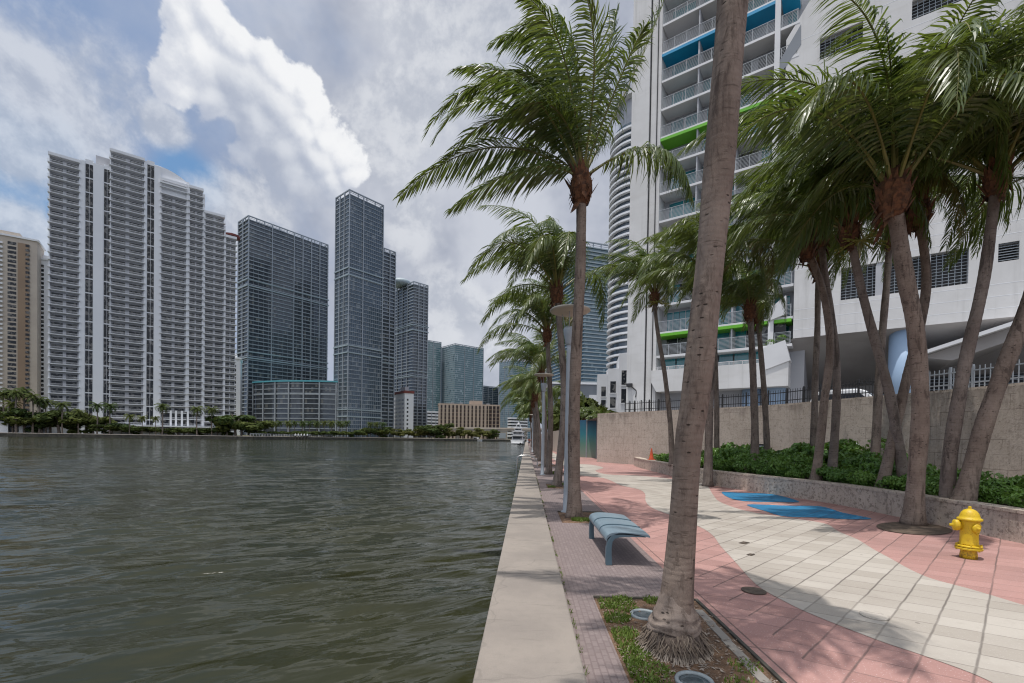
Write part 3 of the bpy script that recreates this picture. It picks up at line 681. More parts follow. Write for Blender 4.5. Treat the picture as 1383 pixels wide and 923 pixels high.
def fibre_mesh(seed, r=.2, h=.75):
    """boots: a ragged sleeve of split leaf bases and brown cloth round the head of the trunk"""
    rs = random.Random(seed); b = MB()
    b.lathe([(r*.55, -.32), (r*.85, -.2), (r*1.1, 0), (r*1.05, .2), (r*.7, .45), (r*.3, .6)], n=12)
    for i in range(70):
        a = rs.uniform(0, 6.283); z = rs.uniform(-.38, .3); rr = r*(1.05-.25*abs(z)); l = rs.uniform(.2, .42); w = rs.uniform(.02, .06)
        o = Vector((math.cos(a)*rr*.8, math.sin(a)*rr*.8, z)); t = Vector((-math.sin(a), math.cos(a), 0))
        up_ = Vector((math.cos(a)*rs.uniform(.15, .6), math.sin(a)*rs.uniform(.15, .6), rs.choice((1, 1, 1, -.9)))).normalized()
        b.add([o-t*w, o+t*w, o+up_*l*.6+t*w*.8, o+up_*l+t*rs.uniform(-.05, .05), o+up_*l*.6-t*w*.8], [(0, 1, 2, 3, 4)])
    return b.mesh('crown_fibre', 'fibre')
FIB = [fibre_mesh(s) for s in (1, 2, 3)]
def stalk_mesh():
    b = MB(); rs = random.Random(4)
    for i in range(26):
        a = rs.uniform(0, 6.28); e = rs.uniform(-.3, 1.1); d = Vector((math.cos(a)*math.cos(e), math.sin(a)*math.cos(e), math.sin(e)-.2))
        l = rs.uniform(.3, .55); b.tube([(0, 0, 0), d*l*.5, d*l+Vector((0, 0, -.1))], [.008, .012, .007], 4)
        for k in range(7):
            q = d*l*rs.uniform(.4, 1); b.box(q.x-.014, q.x+.014, q.y-.014, q.y+.014, q.z-.02, q.z+.014)
    return b.mesh('flower_stalk', 'flower_stalk_leaf')
STALK = stalk_mesh()
def trunk_part(root, pts, r0, r1, n=12, flare=1.5, steps=26, mat='trunk_grey', ridges=.016):
    """pts are local points; a smooth spline with a flared foot and slightly raised leaf scars"""
    P = smooth_poly([tuple(p) for p in pts], 12 if len(pts) > 3 else 16, False); P = [Vector(p) for p in P]
    L = [0]
    for a, c in zip(P, P[1:]): L.append(L[-1]+(c-a).length)
    tot = L[-1]; N = int(tot/.09) if ridges else steps
    out = []; rad = []; j = 0
    for i in range(N+1):
        s = tot*i/N
        while j < len(L)-2 and L[j+1] < s: j += 1
        u = (s-L[j])/max(1e-6, L[j+1]-L[j]); out.append(P[j].lerp(P[j+1], u))
        q = s/tot; rr = r0+(r1-r0)*q+(flare-1)*r0*math.exp(-s/.28)
        rad.append(rr*(1+(ridges if i % 2 else -ridges*.7)))
    rs = random.Random(int(abs(pts[-1][0]*1000)))
    ph = [rs.uniform(0, 6.28) for _ in range(4)]
    rf = lambda i, k: 1+.035*math.sin(k*2*math.pi/n*2+ph[0]+i*.35)+.025*math.sin(k*2*math.pi/n*3+ph[1]-i*.22)
    b = MB(); b.tube(out, rad, n, rf=rf)
    return b.build('trunk', mat, root, smooth=True)
PALMG = 'coconut palms along the promenade'
def palm(label, base, pts, r0=.15, r1=.10, crown=0, sc=1.0, rot=0, meshes=None, fibre=True, stalk=False, n=12, name='palm_tree', group=PALMG, mat='trunk_grey', flare=1.5, ridges=.016, fsc=1.0):
    base = Vector(base); root = thing(name, label, 'palm tree', base, 0, group)
    loc = [Vector(p)-base for p in pts]
    trunk_part(root, loc, r0, r1, n, flare, mat=mat, ridges=ridges)
    top = loc[-1]
    for me in (meshes if meshes is not None else CROWNS[crown % len(CROWNS)]):
        inst('frond', me, root, top, rot, sc)
    if fibre: inst('crown_fibre', FIB[crown % 3], root, top-Vector((0, 0, .12)), rot, (fsc, fsc, fsc*.85))
    if stalk: inst('flower_stalk', STALK, root, top+Vector((.1, -.25, -.35)), 0, 1.1)
    return root

# the big trunk right in front of the camera; its crown is above the picture and throws the shade
def pt(px, py, Y): return Vector(atY(px, py, Y))
b1 = Vector(ground(910, 880)); b1.z = 0
p1pts = [b1, pt(914, 815, 3.58), pt(922, 706, 3.6), pt(929, 600, 3.6), pt(937, 549, 3.6), pt(949, 450, 3.6), pt(964, 305, 3.6), pt(977, 150, 3.6), pt(989, 10, 3.6)]
d_ = (p1pts[-1]-p1pts[-2]); p1pts += [p1pts[-1]+d_*1.8, p1pts[-1]+d_*3.4]
CR1 = [m for m, s_ in zip(CROWNS[0], crown_specs(1, 21, 3.75)) if all(float(p1pts[-1].z)+q_[2]-.9 > 1.95+.985*max(.5, float(p1pts[-1].y)+q_[1]) for q_ in (s_[1], s_[2]))]
bigp = palm('large palm with a thick scarred trunk and shaggy root foot in the nearest planting pit', b1, p1pts, .098, .120, 0, 1.0, 0, n=32, mat='trunk_bark', flare=2.1, ridges=.002, meshes=CR1[::2])
def root_foot():
    b = MB(); rs = random.Random(9)
    b.lathe([(.27, .0), (.25, .05), (.222, .12), (.20, .18), (.165, .22)], n=26, mi=1)
    for i in range(1150):
        a = rs.uniform(0, 6.283); q = rs.random()**.8; z = .20*(1-q)+.015; r = .18+.09*q; l = rs.uniform(.045, .14)*(1.3 if q > .8 else 1); w = rs.uniform(.0035, .009)
        o = Vector((math.cos(a)*(r-.02), math.sin(a)*(r-.02), z)); out = Vector((math.cos(a)*rs.uniform(.35, 1), math.sin(a)*rs.uniform(.35, 1), -rs.uniform(.5, 1.3))).normalized()
        sw_ = Vector((-math.sin(a), math.cos(a), 0))*rs.uniform(-.03, .03)
        e = o+out*l+sw_; e.z = max(e.z, .008)
        b.tube([o, o+out*l*.5+Vector((0, 0, .012)), e], [w, w*.85, w*.35], 4, cap=False)
    return b.build('root_mass', ['root_strand', 'fibre_dark'], bigp, smooth=True)
root_foot()
def root_collar():
    b = MB(); rs = random.Random(3); n = 30; prof = [(.118, .47), (.132, .40), (.15, .345), (.172, .305), (.182, .29), (.176, .28), (.196, .25), (.208, .235), (.20, .222), (.214, .20), (.205, .185)]
    pts = []
    for r_, z in prof:
        for k in range(n):
            a = 2*math.pi*k/n; q = r_*(1+.05*math.sin(2*a+1)+.035*math.sin(5*a+z*30)+rs.uniform(-.02, .02)); pts.append((q*math.cos(a)+.012*(z-.2)/.27, q*math.sin(a), z+.016*math.sin(3*a+r_*40)))
    b.add(pts, [(i*n+k, (i+1)*n+k, (i+1)*n+(k+1) % n, i*n+(k+1) % n) for i in range(len(prof)-1) for k in range(n)])
    o = b.build('root_collar', 'collar_bark', bigp, smooth=True); o.scale = (.93, .93, 1)
root_collar()

# second palm of the row: the crown that fills the upper middle, each frond bent by the wind as in the picture
p2b = Vector(ground(776, 701)); p2b.z = 0
p2pts = [p2b, pt(775, 600, 9.45), pt(778, 480, 9.4), pt(784, 360, 9.4), pt(785, 250, 9.4)]
FR2 = [((-1.85, .1, .83), (-3.8, .2, -.13)), ((-1.1, -.5, .05), (-2.55, -.7, -.85)), ((-1.7, -.2, 1.85), (-3.15, -.3, .85)), ((-1.85, .5, 2.1), (-3.2, .7, 1.35)),
       ((-.75, -.3, 2.75), (-1.7, -.4, 2.3)), ((-.8, .3, 2.9), (-1.95, .4, 3.2)), ((-.3, .5, 2.6), (-.9, .7, 3.9)), ((.42, .3, 2.2), (.72, .4, 3.9)), ((.95, .1, 2.1), (1.62, .15, 3.75)),
       ((1.45, -.2, .62), (2.15, -.35, -.55)), ((-.45, -.9, 1.8), (-1.2, -1.7, 2.2)), ((.1, -.9, 1.7), (-.3, -1.9, 2.3)), ((-.5, 1.1, 1.8), (-1.4, 2.1, 1.9)), ((.3, 1.2, 1.8), (.1, 2.4, 2.2)),
       ((-1.2, .9, 1.3), (-2.5, 1.6, .9)), ((-1.15, -.8, 1.35), (-2.4, -1.5, 1.15)), ((-.7, .2, 2.2), (-2.0, .2, 2.2)), ((-.15, -.1, 2.2), (-.55, -.2, 3.3)), ((-1.45, .0, 1.35), (-2.9, .1, .45)), ((-.9, -.1, 2.0), (-2.3, -.2, 1.7)), ((.55, -.5, 1.5), (.95, -1.1, 2.2)), ((-.6, -.5, 1.2), (-1.6, -1.0, .6))]
m2 = [frond_mesh((0, 0, .1), a, c, 900+i, nl=(112 if a[2] < 1.3 else 84), ll=(.84 if a[2] < 1.3 else .7), hw=.0165, droop=(1.0 if a[2] < 1 else .7), wind=.5, young=(i == 17)) for i, (a, c) in enumerate(FR2)]
palm('tall windswept palm standing right beside the grey street lamp, behind the bench', p2b, p2pts, .128, .098, 1, 1.0, 0, meshes=m2, n=18, mat='trunk_bark', fsc=1.05)

# the rest of the row
rowlab = ['third palm of the seawall row, leaning a little left of the lamp pole', 'slender palm of the seawall row just past the leaning third palm', 'palm of the seawall row beside the steel ladder rail']
rows = [(752, 658, 752, 395, 0, 0), (741, 641, 739, 452, 1, .2), (735, 631, 731, 505, 2, -.2)]
for (bx, by, tx, ty, cr_, ro), lb in zip(rows, rowlab):
    B = Vector(ground(bx, by)); B.z = 0; T = pt(tx, ty, B.y)
    mid = B.lerp(T, .45)+Vector((.12 if cr_ != 0 else .25, 0, 0))
    palm(lb, B, [B, mid, T], .135, .10, cr_, 1.0 if cr_ != 1 else .95, ro, n=12)
for i, Y in enumerate(PALM_Y[5:]):
    B = Vector((1.02+rnd.uniform(-.12, .12), Y, 0)); T = B+Vector((rnd.uniform(-.5, .2), rnd.uniform(-.3, .3), rnd.uniform(4.6, 6.0)))
    palm(['palm in the middle of the seawall row, trunk overlapped by nearer palms', 'distant palm far down the seawall row, crown in a dark green cluster'][i > 2], B, [B, B.lerp(T, .5)+Vector((.12, 0, 0)), T], .14, .10, i, .92, rnd.uniform(-.3, .3), n=8, meshes=CROWNS_LO[i % 2] if i > 1 else None)

# right-hand group
def rpalm(label, base_px, z, D, path, crown, sc=1.0, rot=0, r0=.122, r1=.09, **k):
    if D is None: B = Vector(ground(*base_px, z)); D = B.y
    else: B = pt(*base_px, D)
    B.z = z
    pts = [B]+[pt(x, y, D) for x, y in path]
    return palm(label, B, pts, r0, r1, crown, sc, rot, **k)
rpalm('twin palm nearest the yellow hydrant, pale trunk rising from the round soil patch', (1233, 709), 0, None, [(1238, 640), (1243, 545), (1237, 450), (1222, 370), (1206, 262)], 2, 1.18, .1, r0=.15, r1=.138, n=20, mat='trunk_bark', fsc=1.35)
rpalm('palm with a bent trunk crossing behind the twin palm at the hydrant', (1191, 640), .45, 11.9, [(1220, 530), (1243, 440), (1251, 370), (1240, 285)], 0, .95, -.3, n=14, fsc=1.2, mat='trunk_bark')
rpalm('slim dark palm leaning right just behind the hydrant', (1281, 708), 0, None, [(1282, 627), (1301, 503), (1328, 380), (1347, 240)], 1, 1.12, .3, r0=.135, r1=.085, n=14)
rpalm('palm leaning strongly out of the right edge beside the hydrant', (1300, 650), .45, 9.4, [(1326, 585), (1355, 500), (1395, 395), (1440, 250)], 2, 1.05, -.2, r0=.15, r1=.12, n=14, mat='trunk_bark')
rpalm('leaning palm with a yellow flower stalk crossing in front of the pale blue column', (1224, 645), .45, 11.8, [(1205, 550), (1186, 475), (1163, 390), (1147, 312)], 1, .92, .25, n=12, stalk=True, r1=.085)
rpalm('straight thin palm behind the leaning flowering palm', (1181, 630), .45, 16, [(1188, 500), (1197, 390), (1202, 320)], 0, .95, .5, n=10, r0=.14)
rpalm('curved palm in the middle of the hedge, right one of a close pair', (1123, 634), .45, 14.5, [(1130, 540), (1127, 460), (1116, 385), (1108, 318)], 2, .98, 0, n=12)
rpalm('curved palm in the middle of the hedge, left one of a close pair', (1102, 632), .45, 14.0, [(1112, 555), (1121, 470), (1113, 400), (1090, 335)], 0, .98, .2, n=12, mat='trunk_bark')
rpalm('dark straight palm against the car roof behind the coral wall', (1098, 618), .45, 17.5, [(1101, 520), (1104, 440), (1105, 362)], 1, .9, -.4, n=10)
rpalm('short palm left of the hedge vent with drooping dark fronds', (1020, 634), .45, 17.6, [(1019, 560), (1016, 480), (1013, 418)], 0, .62, .3, n=10, r0=.15, r1=.10)
rpalm('short slim palm right behind the palm beside the hedge vent', (1037, 622), .45, 19.5, [(1034, 560), (1028, 480), (1023, 425)], 2, .6, -.2, n=10, r0=.13, r1=.09)
rpalm('palm at the edge of the white paving, half hidden by the big foreground trunk', (956, 657), 0, None, [(957, 600), (960, 510), (965, 440), (966, 378)], 1, .95, .1, n=12, r0=.15, r1=.105)
rpalm('thin palm behind the big foreground trunk beside the low stone wall', (968, 632), .45, 21, [(968, 560), (966, 480), (962, 400)], 0, .85, .4, n=10)
rpalm('slim palm left of the big foreground trunk with a low flowering head', (908, 626), .45, 21.5, [(905, 570), (897, 500), (887, 440), (884, 400)], 2, .98, .05, n=10, r0=.13, r1=.08, stalk=True)

# ------------------------------------------------------------------ street furniture
def lamp(B, label):
    r = thing('street_lamp', label, 'street lamp', B, 0, 'disc lamps along the seawall')
    b = MB(); b.lathe([(.13, 0), (.13, .02), (.085, .05), (.075, .5), (.062, 3.55), (.062, 3.72)], n=16); b.build('pole', 'lamp_metal', r, True)
    b = MB(); b.lathe([(.064, 3.70), (.09, 3.76), (.135, 3.98), (.14, 4.06), (.12, 4.10), (.03, 4.12)], n=18); b.build('lamp_head', 'lamp_metal', r, True)
    b = MB()
    for k in range(3):
        a = k*2.094+.4; b.tube([(.11*math.cos(a), .11*math.sin(a), 4.06), (.2*math.cos(a), .2*math.sin(a), 4.44)], .008, 6)
    b.build('support_rod', 'lamp_metal', r, True)
    b = MB(); b.lathe([(.03, 4.40), (.36, 4.43), (.44, 4.455), (.45, 4.475), (.43, 4.495), (.2, 4.53), (.02, 4.55)], n=36); o = b.build('reflector_disc', 'lamp_disc', r, True)
    return r
LY = [10.15, 20.4, 55]
for i, Y in enumerate(LY):
    lamp((.92 if i == 0 else .74, Y, .012), ['grey street lamp with a flat disc top nearest the bench', 'second disc street lamp, seen between palm trunks past the lamp by the bench', 'far disc street lamp down the seawall row'][i])

def bench():
    r = thing('bench', 'blue grey steel bench with three curved seat panels on the paver strip', 'bench', (1.05, 5.93, .012))
    # centre line of the bent bar: foot, upright, curl, cantilevered seat
    cl = [(.05, 0), (.045, .12), (.045, .22), (.06, .32), (.10, .373), (.17, .397), (.26, .402), (.36, .398), (.46, .390), (.52, .382)]
    th = [.040, .038, .036, .034, .032, .032, .027, .021, .014, .008]
    def outline(cl, th):
        L, Rr = [], []
        for i, (x, z) in enumerate(cl):
            a = Vector(cl[max(0, i-1)]); c = Vector(cl[min(len(cl)-1, i+1)]); t = (c-a).normalized(); n = Vector((-t.y, t.x))
            L.append((x+n.x*th[i], z+n.y*th[i])); Rr.append((x-n.x*th[i], z-n.y*th[i]))
        return L+Rr[::-1]
    def bar(y0, y1):
        b = MB(); L = outline(cl, th); n = len(cl); vs = [(x, y0, z) for x, z in L]+[(x, y1, z) for x, z in L]; m = 2*n; fs = []
        for i in range(n-1):
            fs += [(i, m-1-i, m-2-i, i+1), (m+i, m+i+1, m+m-2-i, m+m-1-i)]
        fs += [(i, (i+1) % m, m+(i+1) % m, m+i) for i in range(m)]
        b.add(vs, fs); return b
    for y in (0, 1.56): bevel(bar(y, y+.075).build('leg', 'bench_edge', r), .006)
    up_ = smooth_poly([(.0, .34), (.018, .385), (.06, .417), (.13, .431), (.22, .434), (.34, .428), (.46, .416), (.565, .40)], 3, False)
    for k in range(3):
        y0 = .0+k*.545; y1 = y0+.52
        b = MB(); n = len(up_); cols = 7; vs = []
        for j in range(cols):
            t = j/(cols-1); y = y0+(y1-y0)*t; cr_ = .007*(1-(2*t-1)**2)
            vs += [(x, y, z+cr_) for x, z in up_]
        for j in range(cols): vs += [(x+.01, y0+(y1-y0)*j/(cols-1), z-.028) for x, z in up_]
        o = cols*n; fs = []
        for j in range(cols-1):
            for i in range(n-1):
                fs.append((j*n+i, j*n+i+1, (j+1)*n+i+1, (j+1)*n+i)); fs.append((o+j*n+i, o+(j+1)*n+i, o+(j+1)*n+i+1, o+j*n+i+1))
            fs += [(j*n, (j+1)*n, o+(j+1)*n, o+j*n), (j*n+n-1, o+j*n+n-1, o+(j+1)*n+n-1, (j+1)*n+n-1)]
        for i in range(n-1):
            fs += [(i, o+i, o+i+1, i+1), ((cols-1)*n+i, (cols-1)*n+i+1, o+(cols-1)*n+i+1, o+(cols-1)*n+i)]
        b.add(vs, fs); p = b.build('seat_panel', 'bench_paint', r, True); m_ = p.modifiers.new('edge', 'EDGE_SPLIT'); m_.split_angle = R(40)
    for k in (1, 2):
        y0 = k*.545-.025; b = MB(); pr = [(x, z+.012) for x, z in up_]+[(x+.01, z-.03) for x, z in up_[::-1]]; b.vprism(pr, y0+.001, y0+.0245); b.build('seat_rib', 'bench_edge', r)
    b = MB(); b.box(.06, .14, .075, 1.56, .36, .40); b.build('crossbar', 'bench_edge', r)
bench()

def hydrant():
    B = ground(1308, 754); r = thing('fire_hydrant', 'yellow fire hydrant with rusty foot flange on the pink tiles', 'fire hydrant', (B[0], B[1], .0)); r.scale = (.76, .76, 1)
    b = MB(); b.lathe([(.128, 0), (.128, .05), (.12, .09), (.12, .115), (.115, .13)], n=24); b.build('base', 'hydrant_yellow', r, True)
    b = MB(); b.lathe([(.19, .13), (.20, .135), (.20, .155), (.19, .16)], n=28)
    b.lathe([(.185, .168), (.194, .172), (.194, .188), (.18, .195)], n=28)
    for k in range(8):
        a = k*math.pi/4+.2; b.lathe([(.016, .115), (.016, .128), (.009, .13), (.009, .195), (.016, .197), (.016, .212)], (0.172*math.cos(a), 0.172*math.sin(a), 0), 6)
    b.build('flange', 'hydrant_yellow', r)
    b = MB(); b.lathe([(.15, .19), (.138, .22), (.133, .3), (.133, .42), (.142, .50), (.148, .535), (.15, .55)], n=28); b.build('barrel', 'hydrant_yellow', r, True)
    b = MB(); b.lathe([(.155, .548), (.18, .555), (.187, .57), (.18, .585), (.152, .595), (.145, .62), (.125, .665), (.09, .70), (.045, .718), (.02, .722)], n=28); b.build('bonnet', 'hydrant_yellow', r, True)
    b = MB(); b.lathe([(.028, .72), (.026, .752), (.018, .757)], n=5); b.build('operating_nut', 'hydrant_yellow', r)
    def cap(d, rad, L, z):
        d = Vector(d).normalized(); q = Vector((0, 0, z)); b = MB()
        prof = [(.09, rad*.9), (L*.62, rad*.9), (L*.63, rad*1.12), (L*.70, rad*1.2), (L*.9, rad*1.2), (L*.93, rad*1.0), (L*.98, rad*.6), (L*.985, .022), (L*1.16, .02)]
        b.tube([q+d*s for s, _ in prof], [w for _, w in prof], 20); return b.build('outlet_cap', 'hydrant_yellow', r, True)
    cap((-.93, .25, 0), .066, .265, .475); cap((-.12, -.99, 0), .052, .20, .455); cap((.95, .1, 0), .05, .2, .46)
    b = MB()
    for k in range(9):
        a = k*.5; b.lathe([(.006, -.01), (.012, 0), (.006, .01)], (.14*math.cos(-1.9+k*.14)-.0, .14*math.sin(-1.9+k*.14)-.0, .43-.02*math.sin(k*.39)*3), 6)
    b.build('cap_chain', 'hydrant_yellow', r)
hydrant()

# in-ground uplights
for (x, y), lb in (((870, 831), 'round grey in-ground uplight behind the big foreground trunk'), ((938, 921), 'round pale in-ground uplight at the bottom edge of the nearest pit')):
    B = ground(x, y, .03); r = thing('uplight', lb, 'ground light', (B[0], B[1], .02), 0, 'uplights in the nearest planting pit')
    b = MB(); b.lathe([(.125, -.02), (.128, .016), (.122, .026), (.104, .024), (.10, .014), (.10, .0)], n=32); b.build('ring', 'uplight_ring', r, True)
    b = MB(); b.lathe([(.10, .0), (.098, .012), (.05, .016), (.01, .017)], n=28); b.build('lens', 'uplight_glass', r, True)

for (px, py, rx, ry) in ((1222, 715, .95, .55),):
    B = ground(px, py); q = sheet('planting_soil', [(B[0]+.25+rx*math.cos(a)*.75-ry*math.sin(a)*.6, B[1]+.1+rx*math.cos(a)*.55+ry*math.sin(a)*.75) for a in np.linspace(0, 2*math.pi, 40)[:-1]], .012, 'mulch_bed')
# covers set in the paving
def cover(px, py, rx, ry, mat, label, ring=False):
    B = ground(px, py); r = tag(bpy.data.objects.new('cover_plate', None), label, 'manhole cover'); COL.objects.link(r); r.location = (B[0], B[1], .009)
    b = MB(); b.lathe([(rx, -.004), (rx, .004), (rx*.93, .006), (rx*.90, .003), (.02, .004)], n=32); o = b.build('plate', mat, r, True); return r
cover(1018, 799, .125, .1, 'iron_cover', 'round rusty brown iron cover on the pink tiles near the big trunk')
cover(1181, 833, .115, .1, 'white_tile', 'round pale cover outlined in the white paving')
for x, y, w, d_, lb in ((1005, 734, .09, .05, 'small dark slot cover in the white paving, farther of two'), (1014, 750, .06, .035, 'small dark slot cover in the white paving, nearer of two')):
    B = ground(x, y); b = MB(); b.box(-w, w, -d_, d_, 0, .006); b.box(-w*.8, w*.8, -d_*.55, d_*.55, .006, .009)
    tag(b.build('drain_slot', 'iron_cover', loc=(B[0], B[1], .006)), lb, 'drain cover').rotation_euler = (0, 0, R(42))

# ladder rail over the seawall
r = thing('ladder_rail', 'curved steel ladder rail arching over the seawall coping into the water', 'ladder', (0, 24.6, .1))
for y in (0, .55):
    b = MB(); b.tube(smooth_poly([(.62, y, -.1), (.60, y, .3), (.45, y, .48), (.15, y, .60), (-.1, y, .62), (-.42, y, .55), (-.5, y, .25), (-.48, y, -1.2)], 5, False), .022, 8); b.build('rail', 'steel', r, True)
for z in (-.2, -.5, -.8):
    b = MB(); b.tube([(-.49, 0, z), (-.49, .55, z)], .018, 8); b.build('rung', 'steel', r, True)

# grass tufts in the pits: nobody could count the blades
UPL = [ground(870, 831, .03), ground(938, 921, .03)]
def grass():
    b = MB(); rs = random.Random(5)
    def tuft(cx, cy, n, rad, h):
        for _ in range(n):
            a = rs.uniform(0, 6.28); q = rad*math.sqrt(rs.random()); x, y = cx+q*math.cos(a), cy+q*math.sin(a)
            if not .74 < x < 1.74 or any((x-u[0])**2+(y-u[1])**2 < .0196 for u in UPL): continue
            l = h*rs.uniform(.5, 1.2); a2 = rs.uniform(0, 6.28); w = rs.uniform(.004, .009); t = (math.cos(a2)*w, math.sin(a2)*w)
            lx, ly = rs.uniform(-.6, .6)*l, rs.uniform(-.6, .6)*l
            b.add([(x-t[0], y-t[1], .02), (x+t[0], y+t[1], .02), (x+lx*.5+t[0]*.8, y+ly*.5+t[1]*.8, .02+l*.7), (x+lx, y+ly, .02+l*.85)], [(0, 1, 2, 3)])
    for cx, cy, n, rad in ((.82, 4.5, 500, .14), (.95, 4.45, 500, .15), (.84, 4.15, 600, .14), (.85, 3.75, 900, .16), (.82, 3.45, 900, .15), (.88, 3.2, 900, .16), (.85, 2.95, 700, .14), (.9, 2.75, 600, .2), (1.1, 2.95, 160, .12), (1.6, 3.3, 160, .12), (1.45, 3.05, 120, .1), (1.0, 4.62, 300, .1), (1.3, 4.62, 200, .1)):
        tuft(cx, cy, int(n*.6), rad, .045)
    for Y in PALM_Y[1:8]:
        for k in range(4): tuft(rs.uniform(.8, 1.7), Y+rs.choice((-.5, -.4, .5, .6)), 300, .14, .07)
    for k in range(60):                                                     # weeds in the joint along the coping foot
        y = rs.uniform(2.7, 20); cx = .43
        for _ in range(rs.randint(4, 22)):
            l = rs.uniform(.015, .04); x = cx+rs.uniform(0, .03); yy = y+rs.uniform(-.07, .07); a2 = rs.uniform(0, 6.28); t = (math.cos(a2)*.004, math.sin(a2)*.004)
            b.add([(x-t[0], yy-t[1], .012), (x+t[0], yy+t[1], .012), (x+rs.uniform(-.02, .02), yy+rs.uniform(-.02, .02), .012+l)], [(0, 1, 2)])
    tag(b.build('grass', 'grass_leaf'), 'short green grass and weeds in the planting pits', 'grass', kind='stuff')
    b = MB()
    for k in range(1500):                                                   # wood chips and dead leaves
        x, y = rs.uniform(.74, 1.74), rs.uniform(2.6, 4.68)
        if any((x-u[0])**2+(y-u[1])**2 < .0196 for u in UPL): continue
        if rs.random() > (.35+.65*math.exp(-((x-1.1)**2+(y-3.1)**2)/.25)): continue
        a = rs.uniform(0, 6.28); l = rs.uniform(.008, .026); w = l*rs.uniform(.25, .5); c, s = math.cos(a), math.sin(a); z = .035
        b.add([(x+c*l, y+s*l, z+rs.uniform(-.004, .012)), (x-s*w, y+c*w, z+.006), (x-c*l, y-s*l, z+rs.uniform(-.004, .012)), (x+s*w, y-c*w, z+.006)], [(0, 1, 2, 3)])
    tag(b.build('wood_chips', 'root'), 'scattered pale wood chips on the pit soil', 'wood chips', kind='stuff')
grass()

# ------------------------------------------------------------------ planter, hedge and coral wall
lowp = [(8.05, 1.5), (8.25, 5), (8.40, 7.9), (8.42, 10.1), (8.35, 12.5), (7.75, 14.6), (6.9, 17.2), (6.72, 19.5), (6.75, 22), (6.72, 27), (6.95, 29.6)]
lw = smooth_poly(lowp, 4, False)
def ribbon(b, path, w, z0, z1, mi=0):
    n = len(path); L, Rr = [], []
    for i, p in enumerate(path):
        a, c = Vector(path[max(0, i-1)]), Vector(path[min(n-1, i+1)]); t = (c-a).normalized(); nn = Vector((-t.y, t.x))
        L.append((p[0]-nn.x*0, p[1]-nn.y*0)); Rr.append((p[0]-nn.x*w, p[1]-nn.y*w))
    vs = [(x, y, z0) for x, y in L]+[(x, y, z0) for x, y in Rr]+[(x, y, z1) for x, y in L]+[(x, y, z1) for x, y in Rr]
    fs = []
    for i in range(n-1):
        fs += [(i, 2*n+i, 2*n+i+1, i+1), (n+i, n+i+1, 3*n+i+1, 3*n+i), (2*n+i, 3*n+i, 3*n+i+1, 2*n+i+1)]
    fs += [(0, n, 3*n, 2*n), (n-1, 2*n+n-1, 3*n+n-1, n+n-1)]
    b.add(vs, fs, mi)
r = thing('planter_wall', 'low rough coral stone planter wall curving along the pink paving', 'planter wall')
b = MB(); ribbon(b, lw, .34, 0, .50); b.build('wall', 'coral_low', r)
b = MB(); ribbon(b, [(x-.02, y) for x, y in lw], .38, .50, .555); b.build('cap', 'coral_low', r)
wp = [(5.15, 33.4), (6.3, 31.6), (7.39, 30.3), (9.33, 27.9), (12.18, 23.6), (13.2, 19.9), (14.1, 16.6), (14.6, 13.6), (14.9, 8), (15.0, 0)]
wl = smooth_poly(wp, 4, False)
r = thing('stone_wall', 'tall weathered coral stone retaining wall behind the hedge', 'wall')
b = MB(); ribbon(b, [(x, y) for x, y in wl], -.35, 0, 3.44); b.build('wall', 'coral_stone', r)
b = MB(); ribbon(b, [(x, y) for x, y in wl], -.38, 3.44, 3.52); b.build('cap', 'coral_low', r)
soilp = [(x+.3, y) for x, y in lw]+[(x-.0, y) for x, y in wl[::-1] if y < 30]
sheet('planter_soil', [(x+.3, y) for x, y in lw[:-2]]+[(x, y) for x, y in wl if y < 29][:0]+[(9.3, 27.9), (12.2, 23.6), (13.2, 19.9), (14.1, 16.6), (14.6, 13.6), (14.9, 8), (15, 1.5)], .44, 'mulch_bed')
sheet('parking_deck', [(5.3, 33.8), (6.6, 32), (9.6, 28.2), (12.5, 23.9), (13.5, 20.2), (14.4, 16.9), (15, 8), (15.2, -10), (120, -10), (120, 90), (6, 90), (5.3, 60)], 3.30, 'road_concrete')

def shrub_mesh(seed, n=1500, rx=.6, rz=.45, leaf=.06):
    rs = np.random.RandomState(seed); b = MB(); cl = [(rs.normal(0, .38, 3)*np.array([1, 1, .6]), rs.uniform(.3, .55)) for _ in range(11)]
    V = []; Fc = []
    for i in range(n):
        c, rr = cl[rs.randint(len(cl))]; d = nrm(rs.normal(0, 1, 3)+np.array([0, 0, .35])); p = (c+d*rr*rs.uniform(.75, 1.06))*np.array([rx, rx, rz]); p[2] += rz*.75
        if p[2] < .01: continue
        a = nrm(d+rs.normal(0, .55, 3)); s = nrm(np.cross(a, rs.normal(0, 1, 3))); t = np.cross(a, s); l = leaf*rs.uniform(.7, 1.3); w = l*.5
        k = len(V); V += [p-s*l, p+t*w-s*l*.1+a*.01, p+s*l, p-t*w-s*l*.1+a*.01]; Fc.append((k, k+1, k+2, k+3))
    b.add(V, Fc); return b.mesh('foliage', 'shrub_leaf')
SHR = [shrub_mesh(s) for s in (1, 2, 3)]
def stems_mesh():
    b = MB(); rs = random.Random(3)
    for k in range(7):
        a = rs.uniform(0, 6.28); b.tube([(0, 0, 0), (math.cos(a)*.12, math.sin(a)*.12, .25), (math.cos(a)*.3, math.sin(a)*.3, .5)], [.014, .011, .006], 5)
    return b.mesh('stem', 'trunk_bark')
STEM = stems_mesh()
rs = random.Random(11); k = 0
def shrub(x, y, s, label):
    r = thing('shrub', label, 'shrub', (x, y, .44), rs.uniform(0, 6.28), 'shrubs of the hedge behind the planter wall')
    global k; k += 1
    inst('foliage', SHR[k % 3], r, sc=(s, s, s*rs.uniform(.85, 1.15))); inst('stem', STEM, r, sc=s)
